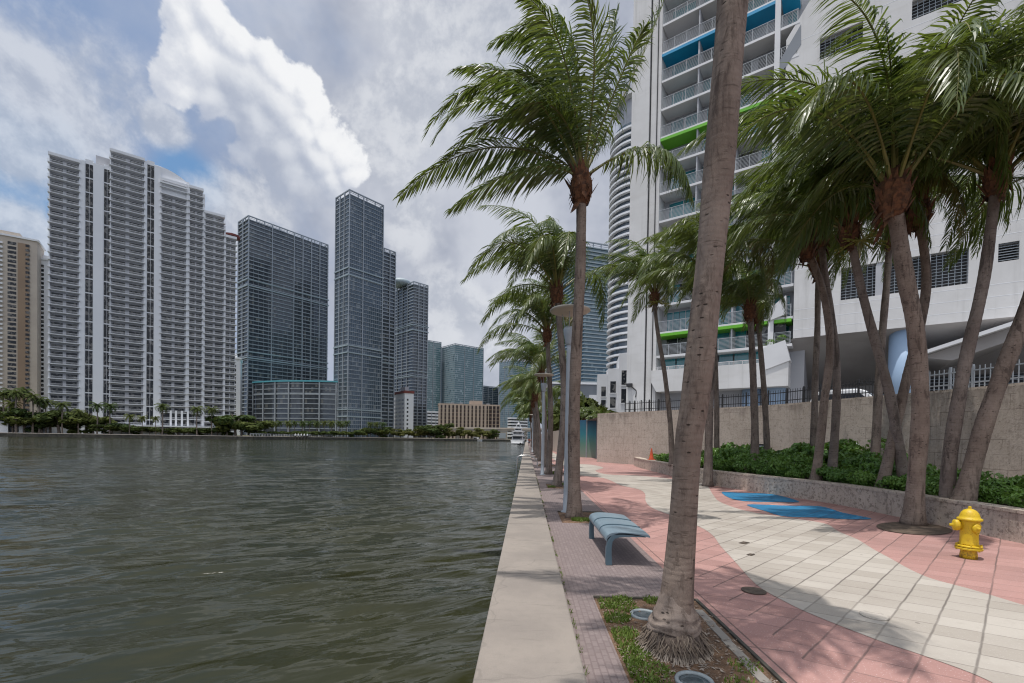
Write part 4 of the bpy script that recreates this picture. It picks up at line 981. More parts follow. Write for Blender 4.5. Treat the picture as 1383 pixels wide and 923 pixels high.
for i in range(6, len(lw)-6):
    if lw[i][1] < 4.5: continue
    a, c = Vector(lw[i]), Vector(lw[i+1])
    for q in ((.0, .5) if (c-a).length > .75 else (0.,)):
        p = a.lerp(c, q)
        if rs.random() < .78: shrub(p.x+.85+rs.uniform(-.1, .12), p.y+rs.uniform(-.1, .1), rs.uniform(.52, .84), 'leafy green shrub in the front of the hedge along the low planter wall')
        if p.y > 7 and rs.random() < .5: shrub(p.x+1.85+rs.uniform(-.3, .3), p.y+rs.uniform(-.2, .2), rs.uniform(.9, 1.15), 'leafy green shrub in the back of the hedge against the coral wall')
for px, D, s in ((1000, 19, 1.55), (980, 20.5, 1.5), (1060, 19, 1.5), (1085, 18.4, 1.6), (1120, 17.5, 1.9), (1140, 17.6, 1.9), (1035, 19.8, 1.4), (1100, 18.5, 1.5)):
    p = pt(px, 600, D); shrub(p.x, p.y, s, 'tall bushy shrub standing up from the middle of the hedge')
for px, D, s in ((1180, 14.5, 1.3), (1195, 13.5, 1.2), (1060, 17, 1.2), (1010, 17.8, 1.1)):
    p = pt(px, 600, D); shrub(p.x, p.y, s, 'rounded shrub filling the hedge between palm trunks')
p = pt(896, 618, 26); shrub(p.x, p.y, .9, 'small green shrub beside the orange cone on the planter wall')

# cone on the end of the planter wall
p = pt(887, 628, 25.5); r = thing('traffic_cone', 'faded orange traffic cone standing on the far end of the planter wall', 'traffic cone', (6.95, 25.5, .555))
b = MB(); b.box(-.18, .18, -.18, .18, 0, .035); bevel(b.build('base', 'cone_orange', r), .01)
b = MB(); b.lathe([(.135, .035), (.125, .06), (.075, .36), (.035, .62), (.03, .64)], n=18); b.build('body', 'cone_orange', r, True)
# utilities against the wall
p = pt(1157, 622, 19.0); r = thing('standpipe', 'grey utility standpipe with a mushroom cap in front of the coral wall', 'standpipe', (p.x, p.y, .44))
b = MB(); b.lathe([(.07, 0), (.07, .95), (.12, .97), (.14, 1.05), (.12, 1.16), (.05, 1.22)], n=14); b.build('pipe', 'lamp_metal', r, True)
b = MB(); b.tube([(.07, 0, .5), (.3, -.02, .5), (.52, -.05, .5)], .05, 10); b.lathe([(.13, -.03), (.14, .02), (.06, .06)], (.6, -.06, .5), 14, axis='y'); b.build('branch_valve', 'steel', r, True)
for px, py, D, lb in ((1025, 612, 21.0, 'dark louvred vent low on the coral wall beside the short palms'), (1142, 616, 18.4, 'dark louvred vent low on the coral wall beside the standpipe')):
    p = pt(px, py, D); r = thing('wall_vent', lb, 'vent', (p.x, p.y, .9 if D > 20 else .75), R(-50), 'louvred vents at the coral wall')
    MB().box(-.3, .3, 0, .14, -.45, .65).build('vent_box', 'dark_grille', r)
    b = MB()
    for j in range(9): b.add([(-.28, -.03, -.4+j*.115), (.28, -.03, -.4+j*.115), (.28, .0, -.34+j*.115), (-.28, .0, -.34+j*.115)], [(0, 1, 2, 3)])
    b.build('louvre', 'lamp_metal', r)

# picket fence on the wall
def pickets(path, z, h, mat, label, sp=.14, rad=.016):
    r = thing('picket_fence', label, 'fence', (0, 0, 0), 0, 'picket fences on the coral wall')
    pth = [Vector(p) for p in path]; acc = 0; posts = 0; b = MB(); rails = MB(); pos = MB()
    for a, c in zip(pth, pth[1:]):
        L = (c-a).length; t = (c-a)/L; nn = Vector((-t.y, t.x))*.012
        for zz in (z+.18, z+h-.14):
            rails.add([(*(a-nn), zz-.02), (*(a+nn), zz-.02), (*(c+nn), zz-.02), (*(c-nn), zz-.02), (*(a-nn), zz+.02), (*(a+nn), zz+.02), (*(c+nn), zz+.02), (*(c-nn), zz+.02)], [(0, 1, 2, 3), (7, 6, 5, 4), (0, 4, 5, 1), (1, 5, 6, 2), (2, 6, 7, 3), (3, 7, 4, 0)])
        s = sp-acc
        while s < L:
            p = a+t*s; b.tube([(p.x, p.y, z), (p.x, p.y, z+h)], [rad, rad*.8], 5); s += sp
        acc = L-(s-sp)
        q = MB(); q.box(-.03, .03, -.03, .03, z, z+h+.05); o = q.build('post', mat, r); o.location = (a.x, a.y, 0)
    b.build('picket_run', mat, r); rails.build('rail', mat, r)
off = lambda ps, d: [(x+d*.75, y+d*.65) for x, y in ps]
pickets(off([p for p in wl if 17.5 < p[1] < 31.5], .22), 3.52, .72, 'dark_grille', 'thin dark picket fence on top of the coral wall under the tower')
pickets(off([p for p in wl if 1 < p[1] < 17.6], .22), 3.52, .72, 'frame_grey', 'pale picket fence on top of the coral wall at the right edge', .15, .018)

# mural hoarding, wall beyond, bushes over it
r = thing('mural_panel', 'blue to green painted panel beside the far end of the coral wall', 'mural', (0, 0, 0))
a, c = Vector((4.55, 41.5)), Vector((6.2, 40.4)); b = MB(); b.prism([tuple(a), tuple(c), (c.x+.05, c.y+.12), (a.x+.05, a.y+.12)], .0, 3.35); b.build('panel', 'mural_paint', r)
b = MB()
for q in (0, .5, 1):
    p = a.lerp(c, q); b.box(p.x-.05, p.x+.05, p.y-.06, p.y+.16, 0, 3.4)
b.build('panel_frame', 'lamp_metal', r)
r = thing('garden_wall', 'pale pinkish wall running beside the far promenade palms', 'wall')
b = MB(); ribbon(b, [(4.35, 42), (4.1, 50), (3.6, 62), (3.4, 110)], -.3, 0, 2.6); b.build('wall', 'pinkish_beige', r)

# ------------------------------------------------------------------ buildings
def plane_hit(px, py, P, u):
    """ray of a pixel meets the vertical plane through P with horizontal direction u: (distance along u, height)"""
    d = ray(px, py); # CAMP + t d = P + s u
    A = np.array([[d[0], -u[0]], [d[1], -u[1]]]); t, s = np.linalg.solve(A, [P[0]-CAMP[0], P[1]-CAMP[1]])
    return s, CAMP[2]+t*d[2]
def holed_wall(b, x0, x1, z0, z1, y, holes, depth, mi=0, mi_back=1):
    """a flat wall at y with rectangular openings, each with reveals and a back"""
    xs = sorted({x0, x1, *[h[0] for h in holes], *[h[1] for h in holes]}); zs = sorted({z0, z1, *[h[2] for h in holes], *[h[3] for h in holes]})
    for xa, xb in zip(xs, xs[1:]):
        for za, zb in zip(zs, zs[1:]):
            if any(h[0] <= xa and xb <= h[1] and h[2] <= za and zb <= h[3] for h in holes): continue
            b.add([(xa, y, za), (xb, y, za), (xb, y, zb), (xa, y, zb)], [(0, 1, 2, 3)], mi)
    for a, c, e, f in holes:
        b.add([(a, y, e), (c, y, e), (c, y, f), (a, y, f), (a, y+depth, e), (c, y+depth, e), (c, y+depth, f), (a, y+depth, f)],
              [(0, 4, 5, 1), (1, 5, 6, 2), (2, 6, 7, 3), (3, 7, 4, 0)], mi)
        b.add([(a, y+depth, e), (c, y+depth, e), (c, y+depth, f), (a, y+depth, f)], [(0, 1, 2, 3)], mi_back)

P0 = np.array([14.2, 50.5]); U0 = np.array([.829, -.559])
H0 = lambda x, y: plane_hit(x, y, P0, U0)
RZ0 = math.atan2(U0[1], U0[0])
# --- balcony tower with blue and green soffits
t = thing('apartment_tower', 'white apartment tower with railed balconies and blue and green painted soffits', 'building', (P0[0], P0[1], 0), RZ0)
b = MB(); b.box(-3.35, -1.35, -.35, 9, 3.3, 66); b.build('pier', 'stucco_white', t)
b = MB(); b.box(-1.25, -.15, -.05, 9, 3.3, 66); b.build('pier', 'stucco_white', t)
b = MB()
for x in (-1.30, -.55): b.tube([(x, -.12, 4), (x, -.12, 66)], .05, 6)
b.build('drain_pipe', 'dark_grille', t)
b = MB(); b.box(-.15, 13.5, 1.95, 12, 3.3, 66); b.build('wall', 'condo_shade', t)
ZF = [10.9, 13.45]+[13.45+3.03*i for i in range(1, 18)]
sl_ = MB(); sl_.box(-.12, 12.6, -.02, 1.95, -.24, 0)
slm = sl_.mesh('balcony_slab', ['white_paint']); so_ = MB(); so_.add([(-.1, .03, -.245), (12.55, .03, -.245), (12.55, 1.9, -.245), (-.1, 1.9, -.245)], [(0, 3, 2, 1)])
cs_ = MB(); cs_.box(-.14, 10.9, -.06, 1.9, -.50, -.2); cs_.box(11.1, 12.5, -.06, 1.9, -.50, -.2)
rl = MB()
for j in range(8): rl.box(-.1, 12.5, .02, .045, .12+j*.125, .15+j*.125)
rl.box(-.1, 12.5, .0, .06, 1.1, 1.15)
for j in range(11): rl.box(-.1+j*1.25, -.05+j*1.25, .0, .06, 0, 1.12)
rlm = rl.mesh('railing', ['rail_grey'])
for i, z in enumerate(ZF):
    p = inst('balcony_slab', slm, t, (0, 0, z)); q = inst('railing', rlm, p, (0, 0, 0))
    col_ = {1: 'green_paint', 8: 'green_paint', 11: 'blue_paint', 16: 'blue_paint'}.get(i)
    if col_: cs_.build('painted_soffit', col_, p)
    g = MB(); rr = random.Random(i)
    x = .4
    while x < 11.5:
        w = rr.choice((1.3, 2.4, 3.1)); w = min(w, 12.2-x)
        if i < 3 or rr.random() < .86:
            f = MB(); f.box(x, x+w, 1.86, 1.94, z+.05, z+2.45); o = f.build('window', 'teal_glass' if rr.random() < .7 else 'dark_window', t)
            f = MB(); f.box(x+w*.5-.03, x+w*.5+.03, 1.82, 1.86, z+.05, z+2.45); f.box(x, x+w, 1.82, 1.86, z+2.45, z+2.51); f.build('frame', 'rail_white', o)
        x += w+(.06 if i < 3 else rr.uniform(.15, .9))
for x in (3.6, 7.3):
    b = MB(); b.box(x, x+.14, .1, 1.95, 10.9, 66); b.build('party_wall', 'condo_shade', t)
b = MB(); b.box(10.6, 11.05, -.10, .3, 9.2, 66); b.build('column', 'white_paint', t)
b = MB(); b.vprism([(.1, 6.9), (-.5, 8.0), (-.5, 9.25), (12.4, 9.25), (12.4, 6.9)], -.5, 3); b.build('parapet', 'stucco_white', t)
b = MB(); rr = random.Random(77)
for x in np.arange(.2, 11.5, 1.45):
    f = MB(); f.box(x, x+1.3, 1.5, 1.6, 9.0, 10.65); f.build('window', 'teal_glass', t)
b = MB(); b.box(-.1, 12.4, .0, .05, 9.62, 9.67)
for j in range(4): b.box(-.1, 12.4, .0, .03, 9.3+j*.1, 9.33+j*.1)
for j in range(11): b.box(j*1.2, j*1.2+.05, 0, .06, 9.25, 9.66)
b.build('railing', 'rail_white', t)
for px in (937, 1011):
    s, z = H0(px, 545); b = MB(); b.lathe([(.85, 3.3), (.85, 6.92)], (s, 1.6, 0), 20); b.build('ground_column', 'pale_blue_column', t, True)
b = MB(); b.box(-1, 13, 6, 6.2, 3.3, 6.9); b.build('lobby_wall', 'gray_building', t)
# wall lamp arm on the pier
s, z = H0(853, 523); b = MB(); b.box(s-.35, s+.25, -.7, -.36, z, z+.35); b.tube([(s+.2, -.5, z), (s+.7, -.3, z-.5), (s+.65, -.38, z-1.2)], .07, 6); b.build('wall_light', 'dark_grille', t)

# --- parking podium
t = thing('parking_podium', 'big white parking podium with grille openings overhanging the coral wall', 'building', (P0[0], P0[1], 0), RZ0)
ZB = 11.35
def rect(x0, y0, x1, y1):
    a, c = H0(x0, (y0+y1)/2)[0], H0(x1, (y0+y1)/2)[0]; xm = (x0+x1)/2
    return [a, c, H0(xm, y1)[1], H0(xm, y0)[1]]
holes = [[16.2, 24.3, 14.3, 17.1], [25.9, 27.0, 15.6, 17.0], [14.2, 17.3, 36.3, 38.2], [20, 27, 24.5, 27.3], [20.5, 24.5, 36.6, 38.2]]
SX = 12.66
b = MB(); holed_wall(b, SX, 37, ZB, 39.4, 0, holes, .7)
b.add([(11.55, 0, 30.5), (SX, 0, 27), (SX, 0, 39.4), (11.55, 0, 39.4)], [(0, 1, 2, 3)])
b.add([(11.55, 0, 39.4), (37, 0, 39.4), (37, 0, 60), (24, 0, 60), (14.1, 0, 43.2)], [(0, 1, 2, 3, 4)])
b.add([(11.55, 0, 30.5), (11.55, 0, 39.4), (14.1, 0, 43.2), (24, 0, 60), (24, 12, 60), (14.1, 12, 43.2), (11.55, 12, 39.4), (11.55, 12, 30.5), (SX, 0, 27), (SX, 12, 27), (SX, 0, ZB), (SX, 12, ZB)],
      [(0, 1, 6, 7), (1, 2, 5, 6), (2, 3, 4, 5), (8, 0, 7, 9), (10, 8, 9, 11)])
b.add([(37, 0, ZB), (37, 30, ZB), (37, 30, 60), (37, 0, 60), (24, 0, 60), (24, 30, 60)], [(0, 1, 2, 3), (3, 2, 5, 4)])
b.build('wall', ['stucco_white', 'dark_grille'], t)
# raking slit beside the edge
sp_ = [H0(*p) for p in ((1050, 88), (1082, 33), (1082, 60), (1050, 106))]
b = MB(); b.vprism(sp_, -.03, .02); b.build('slit_opening', 'gray_building', t)
def grille(a, c, e, f, cell_w, cell_h, name='grille'):
    b = MB(); n = int((c-a)/cell_w)
    for i in range(n+1): x = a+(c-a)*i/n; b.box(x-.018, x+.018, .22, .26, e, f)
    m_ = int((f-e)/cell_h)
    for j in range(m_+1): z = e+(f-e)*j/m_; b.box(a, c, .20, .235, z-.016, z+.016)
    return b.build(name, 'slab_grey' if name == 'grille' else 'lamp_metal', t)
for i, h in enumerate(holes):
    if i == 1:
        b = MB()
        for j in range(7): z = h[2]+.1+j*.2; b.add([(h[0], .05, z), (h[1], .05, z), (h[1], .22, z+.12), (h[0], .22, z+.12)], [(0, 1, 2, 3)])
        b.build('louvre', 'frame_grey', t)
    else: grille(*h, .36, .24)
for x in (18.6, 21.6):
    b = MB(); b.box(x, x+.5, .05, .4, 14.3, 17.1); b.build('mullion_pier', 'condo_shade', t)
# board lines of the cast wall
b = MB()
for z in np.arange(12.1, 39, .92):
    if not any(h[2]-.05 < z < h[3]+.05 for h in holes): b.box(SX, 37, -.006, .0, z, z+.035)
b.build('board_line', 'condo_white', t)
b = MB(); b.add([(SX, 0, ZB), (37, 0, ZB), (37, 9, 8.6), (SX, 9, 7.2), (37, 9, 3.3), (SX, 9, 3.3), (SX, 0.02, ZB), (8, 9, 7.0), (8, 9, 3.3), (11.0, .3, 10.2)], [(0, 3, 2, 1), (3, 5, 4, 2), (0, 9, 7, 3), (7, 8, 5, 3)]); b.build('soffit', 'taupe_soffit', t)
b = MB(); b.box(19.5, 40, 8.6, 8.9, 3.3, 8.0); b.build('garage_opening', 'dark_grille', t)
b = MB()
for j in range(14): b.box(19.5, 40, 8.45, 8.58, 3.6+j*.32, 3.68+j*.32)
b.build('garage_louvre', 'slab_grey', t)
b = MB(); b.box(15.2, 18.5, 8.5, 8.9, 3.3, 6.2); b.build('garage_door', 'dark_grille', t)
for (px, rad, zz) in ((1044, .95, 10.4), (1222, 1.05, 11.3)):
    s, z = H0(px, 530); b = MB(); b.lathe([(rad, 3.3), (rad, zz)], (s, 1.6 if px < 1100 else 1.4, 0), 24); b.build('ground_column', 'pale_blue_column', t, True)
a1, c1 = H0(1240, 478), H0(1383, 428)
b = MB(); b.vprism([(a1[0], a1[1]-.05), (c1[0]+6, c1[1]+1.9), (c1[0]+6, c1[1]+1.55), (a1[0], a1[1]-.32)], -1.2, 8.5); b.build('ramp_slab', 'white_paint', t)
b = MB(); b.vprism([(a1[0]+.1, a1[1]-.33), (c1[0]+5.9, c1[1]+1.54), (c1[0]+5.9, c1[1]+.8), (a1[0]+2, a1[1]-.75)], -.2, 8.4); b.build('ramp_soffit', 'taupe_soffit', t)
q = [H0(*p) for p in ((1031, 472), (1061, 461), (1068, 488), (1034, 501))]
b = MB(); b.vprism(q, -.6, 1.2); b.build('planter_box', 'white_paint', t)
q2 = [H0(*p) for p in ((1028, 436), (1061, 424), (1061, 462), (1028, 474))]
b = MB(); b.vprism(q2, .5, .7); b.build('window', 'dark_window', t)
q3 = [H0(*p) for p in ((1040, 418), (1062, 400), (1062, 425), (1040, 434))]
b = MB(); b.vprism(q3, -.3, 1.2); b.build('curved_parapet', 'white_paint', t)
for x, lb in ((1038, 'green plant trailing in the left end of the white balcony planter'), (1053, 'green plant filling the right end of the white balcony planter')):
    s, z = H0(x, 469 if x < 1045 else 463); w = P0+U0*s+np.array([.559, .829])*.9; r = thing('balcony_plant', lb, 'plant', (w[0], w[1], z-.15), 0, 'plants in the balcony planter')
    inst('foliage', SHR[x % 3], r, sc=(1.5, 1.5, 1.3))

# --- parked vehicle on the deck, only its roof shows over the wall
p = pt(1148, 540, 31.5)
t = thing('parked_car', 'white car parked on the deck, its roof showing above the coral wall', 'car', (p.x, p.y, 3.3), R(-45))
def car_body():
    b = MB(); prof = [(-2.3, .35), (-2.35, .8), (-2.2, 1.0), (-1.9, 1.72), (-1.5, 1.9), (.6, 1.92), (.95, 1.8), (1.5, 1.2), (2.2, 1.05), (2.38, .8), (2.35, .35)]
    b.vprism(prof, -.92, .92); o = b.build('body', 'car_white', t); bevel(o, .09, 3)
    b = MB(); b.vprism([(-1.85, 1.18), (-1.72, 1.62), (.62, 1.66), (1.2, 1.18)], -.935, .935); b.build('side_window', 'dark_window', t)
    b = MB(); b.add([(1.02, -.8, 1.76), (1.02, .8, 1.76), (1.5, .85, 1.24), (1.5, -.85, 1.24)], [(0, 3, 2, 1)]); b.build('windscreen', 'dark_window', t)
    for x in (-1.45, 1.45):
        for y in (-.86, .86):
            w = MB(); w.lathe([(.2, -.11), (.34, -.1), (.34, .1), (.2, .11)], (x, y, .34), 18, axis='y'); o = w.build('wheel', 'rubber', t, True)
            w = MB(); w.lathe([(.19, -.125), (.19, .125)], (x, y, .34), 14, axis='y'); w.build('rim', 'steel', o, True)
    for y in (-.7, .7):
        w = MB(); w.box(2.3, 2.4, y-.16, y+.16, .72, .88); w.build('headlight', 'steel', t)
    b = MB(); b.box(-1.5, .6, -.7, -.66, 1.93, 1.98); b.box(-1.5, .6, .66, .7, 1.93, 1.98); b.build('roof_rail', 'steel', t)
car_body()

# --- round tower behind the pier
L = pt(824, 430, 200); cx, cy = L.x+13.5, L.y+8
t = thing('round_tower', 'round white tower with stacked curved balconies behind the balcony tower', 'building', (cx, cy, 0))
b = MB(); b.lathe([(11.6, 0), (11.6, 136), (9.0, 136), (9.0, 156)], n=48); b.build('drum_wall', 'condo_shade', t, False)
rg = MB(); rg.lathe([(11.5, -.2), (13.3, -.2), (13.3, .62), (13.1, .62), (13.1, .05), (11.5, .05)], n=48)
repeats(t, 'balcony_ring', rg, 'condo_white', [(0, 0, 5+3.02*i) for i in range(44)])
g = MB(); g.lathe([(11.75, .2), (11.75, 2.2)], n=48)
repeats(t, 'window', g, 'slate_glass', [(0, 0, 5.6+3.02*i) for i in range(44)])
b = MB(); b.lathe([(9.4, 150), (11.5, 150.4), (11.5, 151.4), (9.4, 151.6)], n=40); b.build('crown_ring', 'white_paint', t)

# --- stepped white annex with dark windows
PA = np.array([ (805-711)/615*100.0, 100.0 ]); t = thing('white_annex', 'stepped white low building with dark square windows beside the round tower', 'building', (PA[0], PA[1], 0), R(-8))
for x0, x1, top, yb in ((0, 2.2, 16.2, 2.5), (2.2, 4.6, 17.2, 1.2), (4.6, 9, 20.3, 0)):
    MB().box(x0, x1-.004, yb, 12, 0, top).build('wall', 'white_paint', t)
for x0, x1, z0, z1, yb in ((.9, 1.9, 8.2, 10.4, 2.5), (.9, 1.9, 11.2, 13.4, 2.5), (2.8, 4.0, 8.6, 10.9, 1.2), (2.8, 4.0, 11.9, 14.4, 1.2), (5.1, 6.3, 9.6, 12.6, 0), (5.1, 6.3, 13.4, 16.6, 0)):
    o = MB().box(x0, x1, yb-.03, yb+.1, z0, z1).build('window', 'dark_window', t); MB().box(x0-.1, x1+.1, yb-.18, yb-.031, z0-.22, z0-.02).build('sill', 'white_paint', o)

# --- low grey building behind the row
p = pt(744, 590, 150); t = thing('low_building', 'low grey flat roofed building with a white loading door behind the palms', 'building', (p.x, p.y, 0), R(4))
MB().box(0, 32, 0, 20, 0, 19.6).build('wall', 'gray_building', t); MB().box(-.4, 32.4, -.4, 20.4, 19.6, 20.3).build('roof', 'condo_white', t)
for x in (8.2, 12.4): MB().box(x, x+2.6, -.12, .1, 12.8, 16.2).build('door_panel', 'white_paint', t)
for x in (1, 4.5, 17, 21): MB().box(x, x+2.4, -.06, .1, 9, 12).build('window', 'dark_window', t)

# --- generic glass tower: a glass body, a ring slab per storey, vertical fins, machine-floor bands, an open crown
def gtower(name, label, cpx, D, th, rpx, lpx, toppx, fl, glass='slate_glass', slab='slab_grey', fins=(), lfins=(), bands=(), crown=3.4, proud=.55, slab_t=.5, group=None, dmin=12, fine=None, side=None):
    u = np.array([math.sin(R(th)), math.cos(R(th))]); v = np.array([-u[1], u[0]])
    P = atY(cpx, hor(cpx), D)[:2]; z0 = .4
    w = plane_hit(rpx, hor(rpx), P, u)[0]; d = plane_hit(lpx, hor(lpx), P, v)[0] if lpx is not None else dmin
    d = max(d, 4); Hh = atY(cpx, toppx, D)[2]-z0; dd = d
    t = thing(name, label, 'building', (P[0], P[1], z0), math.atan2(u[1], u[0]), group)
    hb = Hh-crown
    b = MB(); b.box(0, w, 0, dd, 0, hb)
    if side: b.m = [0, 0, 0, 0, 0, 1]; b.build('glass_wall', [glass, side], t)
    else: b.build('glass_wall', glass, t)
    fh = hb/fl
    ring = MB(); q = proud
    ring.box(-q, w+q, -q, 0.0, -slab_t/2, slab_t/2); ring.box(-q, w+q, dd, dd+q, -slab_t/2, slab_t/2); ring.box(-q, 0, 0, dd, -slab_t/2, slab_t/2); ring.box(w, w+q, 0, dd, -slab_t/2, slab_t/2)
    repeats(t, 'floor_slab', ring, slab, [(0, 0, fh*(i+1)) for i in range(fl)])
    for f in fins:
        x = w*f; MB().box(x-.35, x+.35, -q-.35, -.02, 0, Hh-.6).build('fin', 'frame_grey', t)
    for f in lfins:
        y = dd*f; MB().box(-q-.35, -.02, y-.35, y+.35, 0, Hh-.6).build('fin', 'frame_grey', t)
    for f in bands:
        z = hb*f; b = MB()
        for zz in (z-3, z+2.2): b.box(-q-.5, w+q+.5, -q-.5, dd+q+.5, zz, zz+.95)
        b.build('machine_band', 'slab_light', t)
    if fine:
        b = MB(); n = max(2, int(w/fine)); m_ = max(1, int(dd/fine))
        for i in range(n+1): x = w*i/n; b.box(x-.07, x+.07, -.2, -.01, 0, hb)
        for i in range(m_+1): y = dd*i/m_; b.box(-.2, -.01, y-.07, y+.07, 0, hb)
        b.build('glazing_bars', slab, t)
    if crown > 0:
        b = MB(); n = max(2, int(w/6)); m_ = max(1, int(dd/6))
        for i in range(n+1): x = w*i/n; b.box(x-.3, x+.3, -.3, .3, hb, Hh); b.box(x-.3, x+.3, dd-.3, dd+.3, hb, Hh)
        for i in range(m_+1): y = dd*i/m_; b.box(-.32, .28, y-.3, y+.3, hb, Hh); b.box(w-.28, w+.32, y-.3, y+.3, hb, Hh)
        b.box(-.5, w+.5, -.5, .35, Hh-.8, Hh); b.box(-.5, w+.5, dd-.35, dd+.5, Hh-.8, Hh); b.box(-.5, .35, .35, dd-.35, Hh-.8, Hh); b.box(w-.35, w+.5, .35, dd-.35, Hh-.8, Hh)
        b.box(0, w, -.2, .1, hb+crown*.45, hb+crown*.5)
        b.build('crown_frame', 'slab_grey', t)
        b = MB(); b.box(w*.12, w*.45, dd*.2, dd*.8, hb, hb+crown*.75); b.box(w*.6, w*.85, dd*.3, dd*.9, hb, hb+crown*.6); b.build('roof_plant', 'gray_building', t)
    return t
gtower('glass_tower', 'wide dark glass slab tower behind the podium with the teal roof edge', 333.5, 372, 36, 440, 321, 291, 54, 'dusk_glass', fins=(0, .27, .54, .655, .77, .885, 1), lfins=(.5, 1), bands=(.71, .375), fine=4, slab='slab_grey', proud=.7, slab_t=.7)
gtower('glass_tower', 'tallest dark glass tower with an open roof frame in mid skyline', 468.6, 332, 38, 514, 451, 256, 57, 'slate_glass', fins=(0, .4, 1), lfins=(.33, .66, 1), bands=(.685, .365, .1), fine=1.6, proud=.35, slab_t=.45)
gtower('glass_tower', 'narrow grey balcony tower directly behind the tallest glass tower', 516, 388, 40, 530.5, 500, 335, 50, 'dusk_glass', fins=(.5, 1), bands=(.42,), proud=.8, slab_t=.9)
gtower('glass_tower', 'grey tower with a small domed roof, right of the tallest glass tower', 556, 450, 44, 575, 529, 380, 48, 'dusk_glass', fins=(.35, .7, 1), lfins=(.25, .5, .75, 1), bands=(.72, .42), proud=.7, slab_t=.8, crown=3)
p = pt(541, 378, 462); tdm = thing('roof_dome', 'pale shallow dome on the roof of the grey tower right of the tallest', 'dome', (p.x, p.y, p.z-3)); b = MB(); b.lathe([(11, -3), (11, 0), (10, 1.3), (7, 2.6), (3.5, 3.3), (.2, 3.5)], n=24); b.build('shell', 'slab_light', tdm, True)
gtower('glass_tower', 'slim teal glass tower partly behind the grey domed tower', 573, 640, 50, 594, 566, 459, 44, 'cyan_glass', 'slab_light', fins=(.5, 1), crown=2, proud=.4, slab_t=.6)
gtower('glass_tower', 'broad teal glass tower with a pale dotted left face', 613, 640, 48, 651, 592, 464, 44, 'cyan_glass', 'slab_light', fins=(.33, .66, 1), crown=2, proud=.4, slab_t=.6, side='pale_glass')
gtower('glass_tower', 'dark blue grey mid rise tower behind the pinkish ribbed building', 652, 720, 50, 672, 645, 521, 28, 'slate_glass', fins=(.3, .6, 1), crown=2)
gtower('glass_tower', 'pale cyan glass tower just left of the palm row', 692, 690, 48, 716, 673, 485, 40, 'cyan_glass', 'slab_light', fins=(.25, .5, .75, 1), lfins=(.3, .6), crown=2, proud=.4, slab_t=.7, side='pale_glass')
gtower('glass_tower', 'blue glass tower with white floor lines seen right of the lamp pole', 786, 330, 70, 838, 742, 326, 52, 'ocean_glass', 'slab_light', fins=(.72,), crown=4, proud=.9, slab_t=.75)
gtower('glass_tower', 'pale background tower hidden behind the seawall palms', 752, 520, 50, 772, 738, 470, 34, 'cyan_glass', 'slab_light', fins=(.5,), crown=2)
gtower('apartment_block', 'white parking block with floor bands under the teal towers', 570, 560, 55, 594, 566, 556, 8, 'dark_window', 'condo_white', crown=0, proud=.6, slab_t=2.2, fins=(.25, .5, .75, 1))
gtower('apartment_block', 'white low banded block behind the moored yacht', 690, 520, 55, 712, 686, 565, 7, 'dark_window', 'condo_white', crown=0, proud=.6, slab_t=1.6, fins=(.5, 1))

# --- curved podium with a teal roof edge
def podium():
    D = 342; A = atY(342, hor(342), D+10); C = atY(466, hor(466), D); Hh = atY(400, 516, D)[2]; t = thing('curved_podium', 'low curved glass podium with a teal roof edge in front of the wide dark tower', 'building', (A[0], A[1], .4))
    pts = []; n = 26
    for i in range(n+1):
        q = i/n; base = A*(1-q)+C*q; bow = -9*math.sin(q*math.pi)**.8; pts.append((base[0]-A[0], base[1]-A[1]+bow))
    back = [(pts[-1][0], pts[-1][1]+30), (0, 30)]
    MB().prism(pts+back, 0, Hh-.8).build('glass_wall', 'dusk_glass', t)
    outp = [(x, y-.6) for x, y in pts]+back
    s = MB(); s.prism(outp, -.3, .3); me = s.mesh('floor_slab', 'slab_grey'); nf = 11
    for i in range(nf): inst('floor_slab', me, t, (0, 0, (Hh-.8)*(i+.6)/nf), 0, (1, 1, 2.2 if i in (8,) else 1))
    for i in range(0, n+1, 4): x, y = outp[i]; MB().box(x-.4, x+.4, y-.5, y+.5, 0, Hh-.9).build('fin', 'frame_grey', t)
    MB().prism([(x*1.01-.6, y-1.2) for x, y in pts]+back, Hh-.8, Hh+.3).build('roof_edge', 'teal_roof', t)
podium()

# --- pinkish ribbed building
def ribbed():
    th = 78; u = np.array([math.sin(R(th)), math.cos(R(th))]); P = atY(592, hor(592), 430)[:2]; w = plane_hit(674, hor(674), P, u)[0]; Hh = atY(600, 547, 430)[2]-.4
    t = thing('ribbed_building', 'pinkish beige building with tall vertical ribs below the teal towers', 'building', (P[0], P[1], .4), math.atan2(u[1], u[0]))
    MB().box(0, w, 0, 25, 0, Hh).build('wall', 'brown_window', t); MB().box(-.6, w+.6, -.9, 25.6, Hh, Hh+1.4).build('roof', 'pinkish_beige', t)
    n = 16; r_ = MB().box(0, 1, -1.4, -.02, 0, Hh)
    repeats(t, 'rib', r_, 'pinkish_beige', [(w*i/n-.2, 0, 0, ((w/n*.55) if i < 13 else .8, 1, 1)) for i in range(n+1)])
    b = MB().box(0, w, -.5, -.01, -.35, .35); repeats(t, 'spandrel', b, 'tan_wall', [(0, 0, Hh*(i+1)/9) for i in range(8)])
    MB().box(w*.52, w*.72, 4, 18, Hh+1.4, Hh+5.2).build('penthouse', 'pinkish_beige', t)
    for x in (.2, .35, .8): MB().box(w*x, w*x+3, 6, 12, Hh+1.4, Hh+3).build('roof_plant', 'gray_building', t)
ribbed()
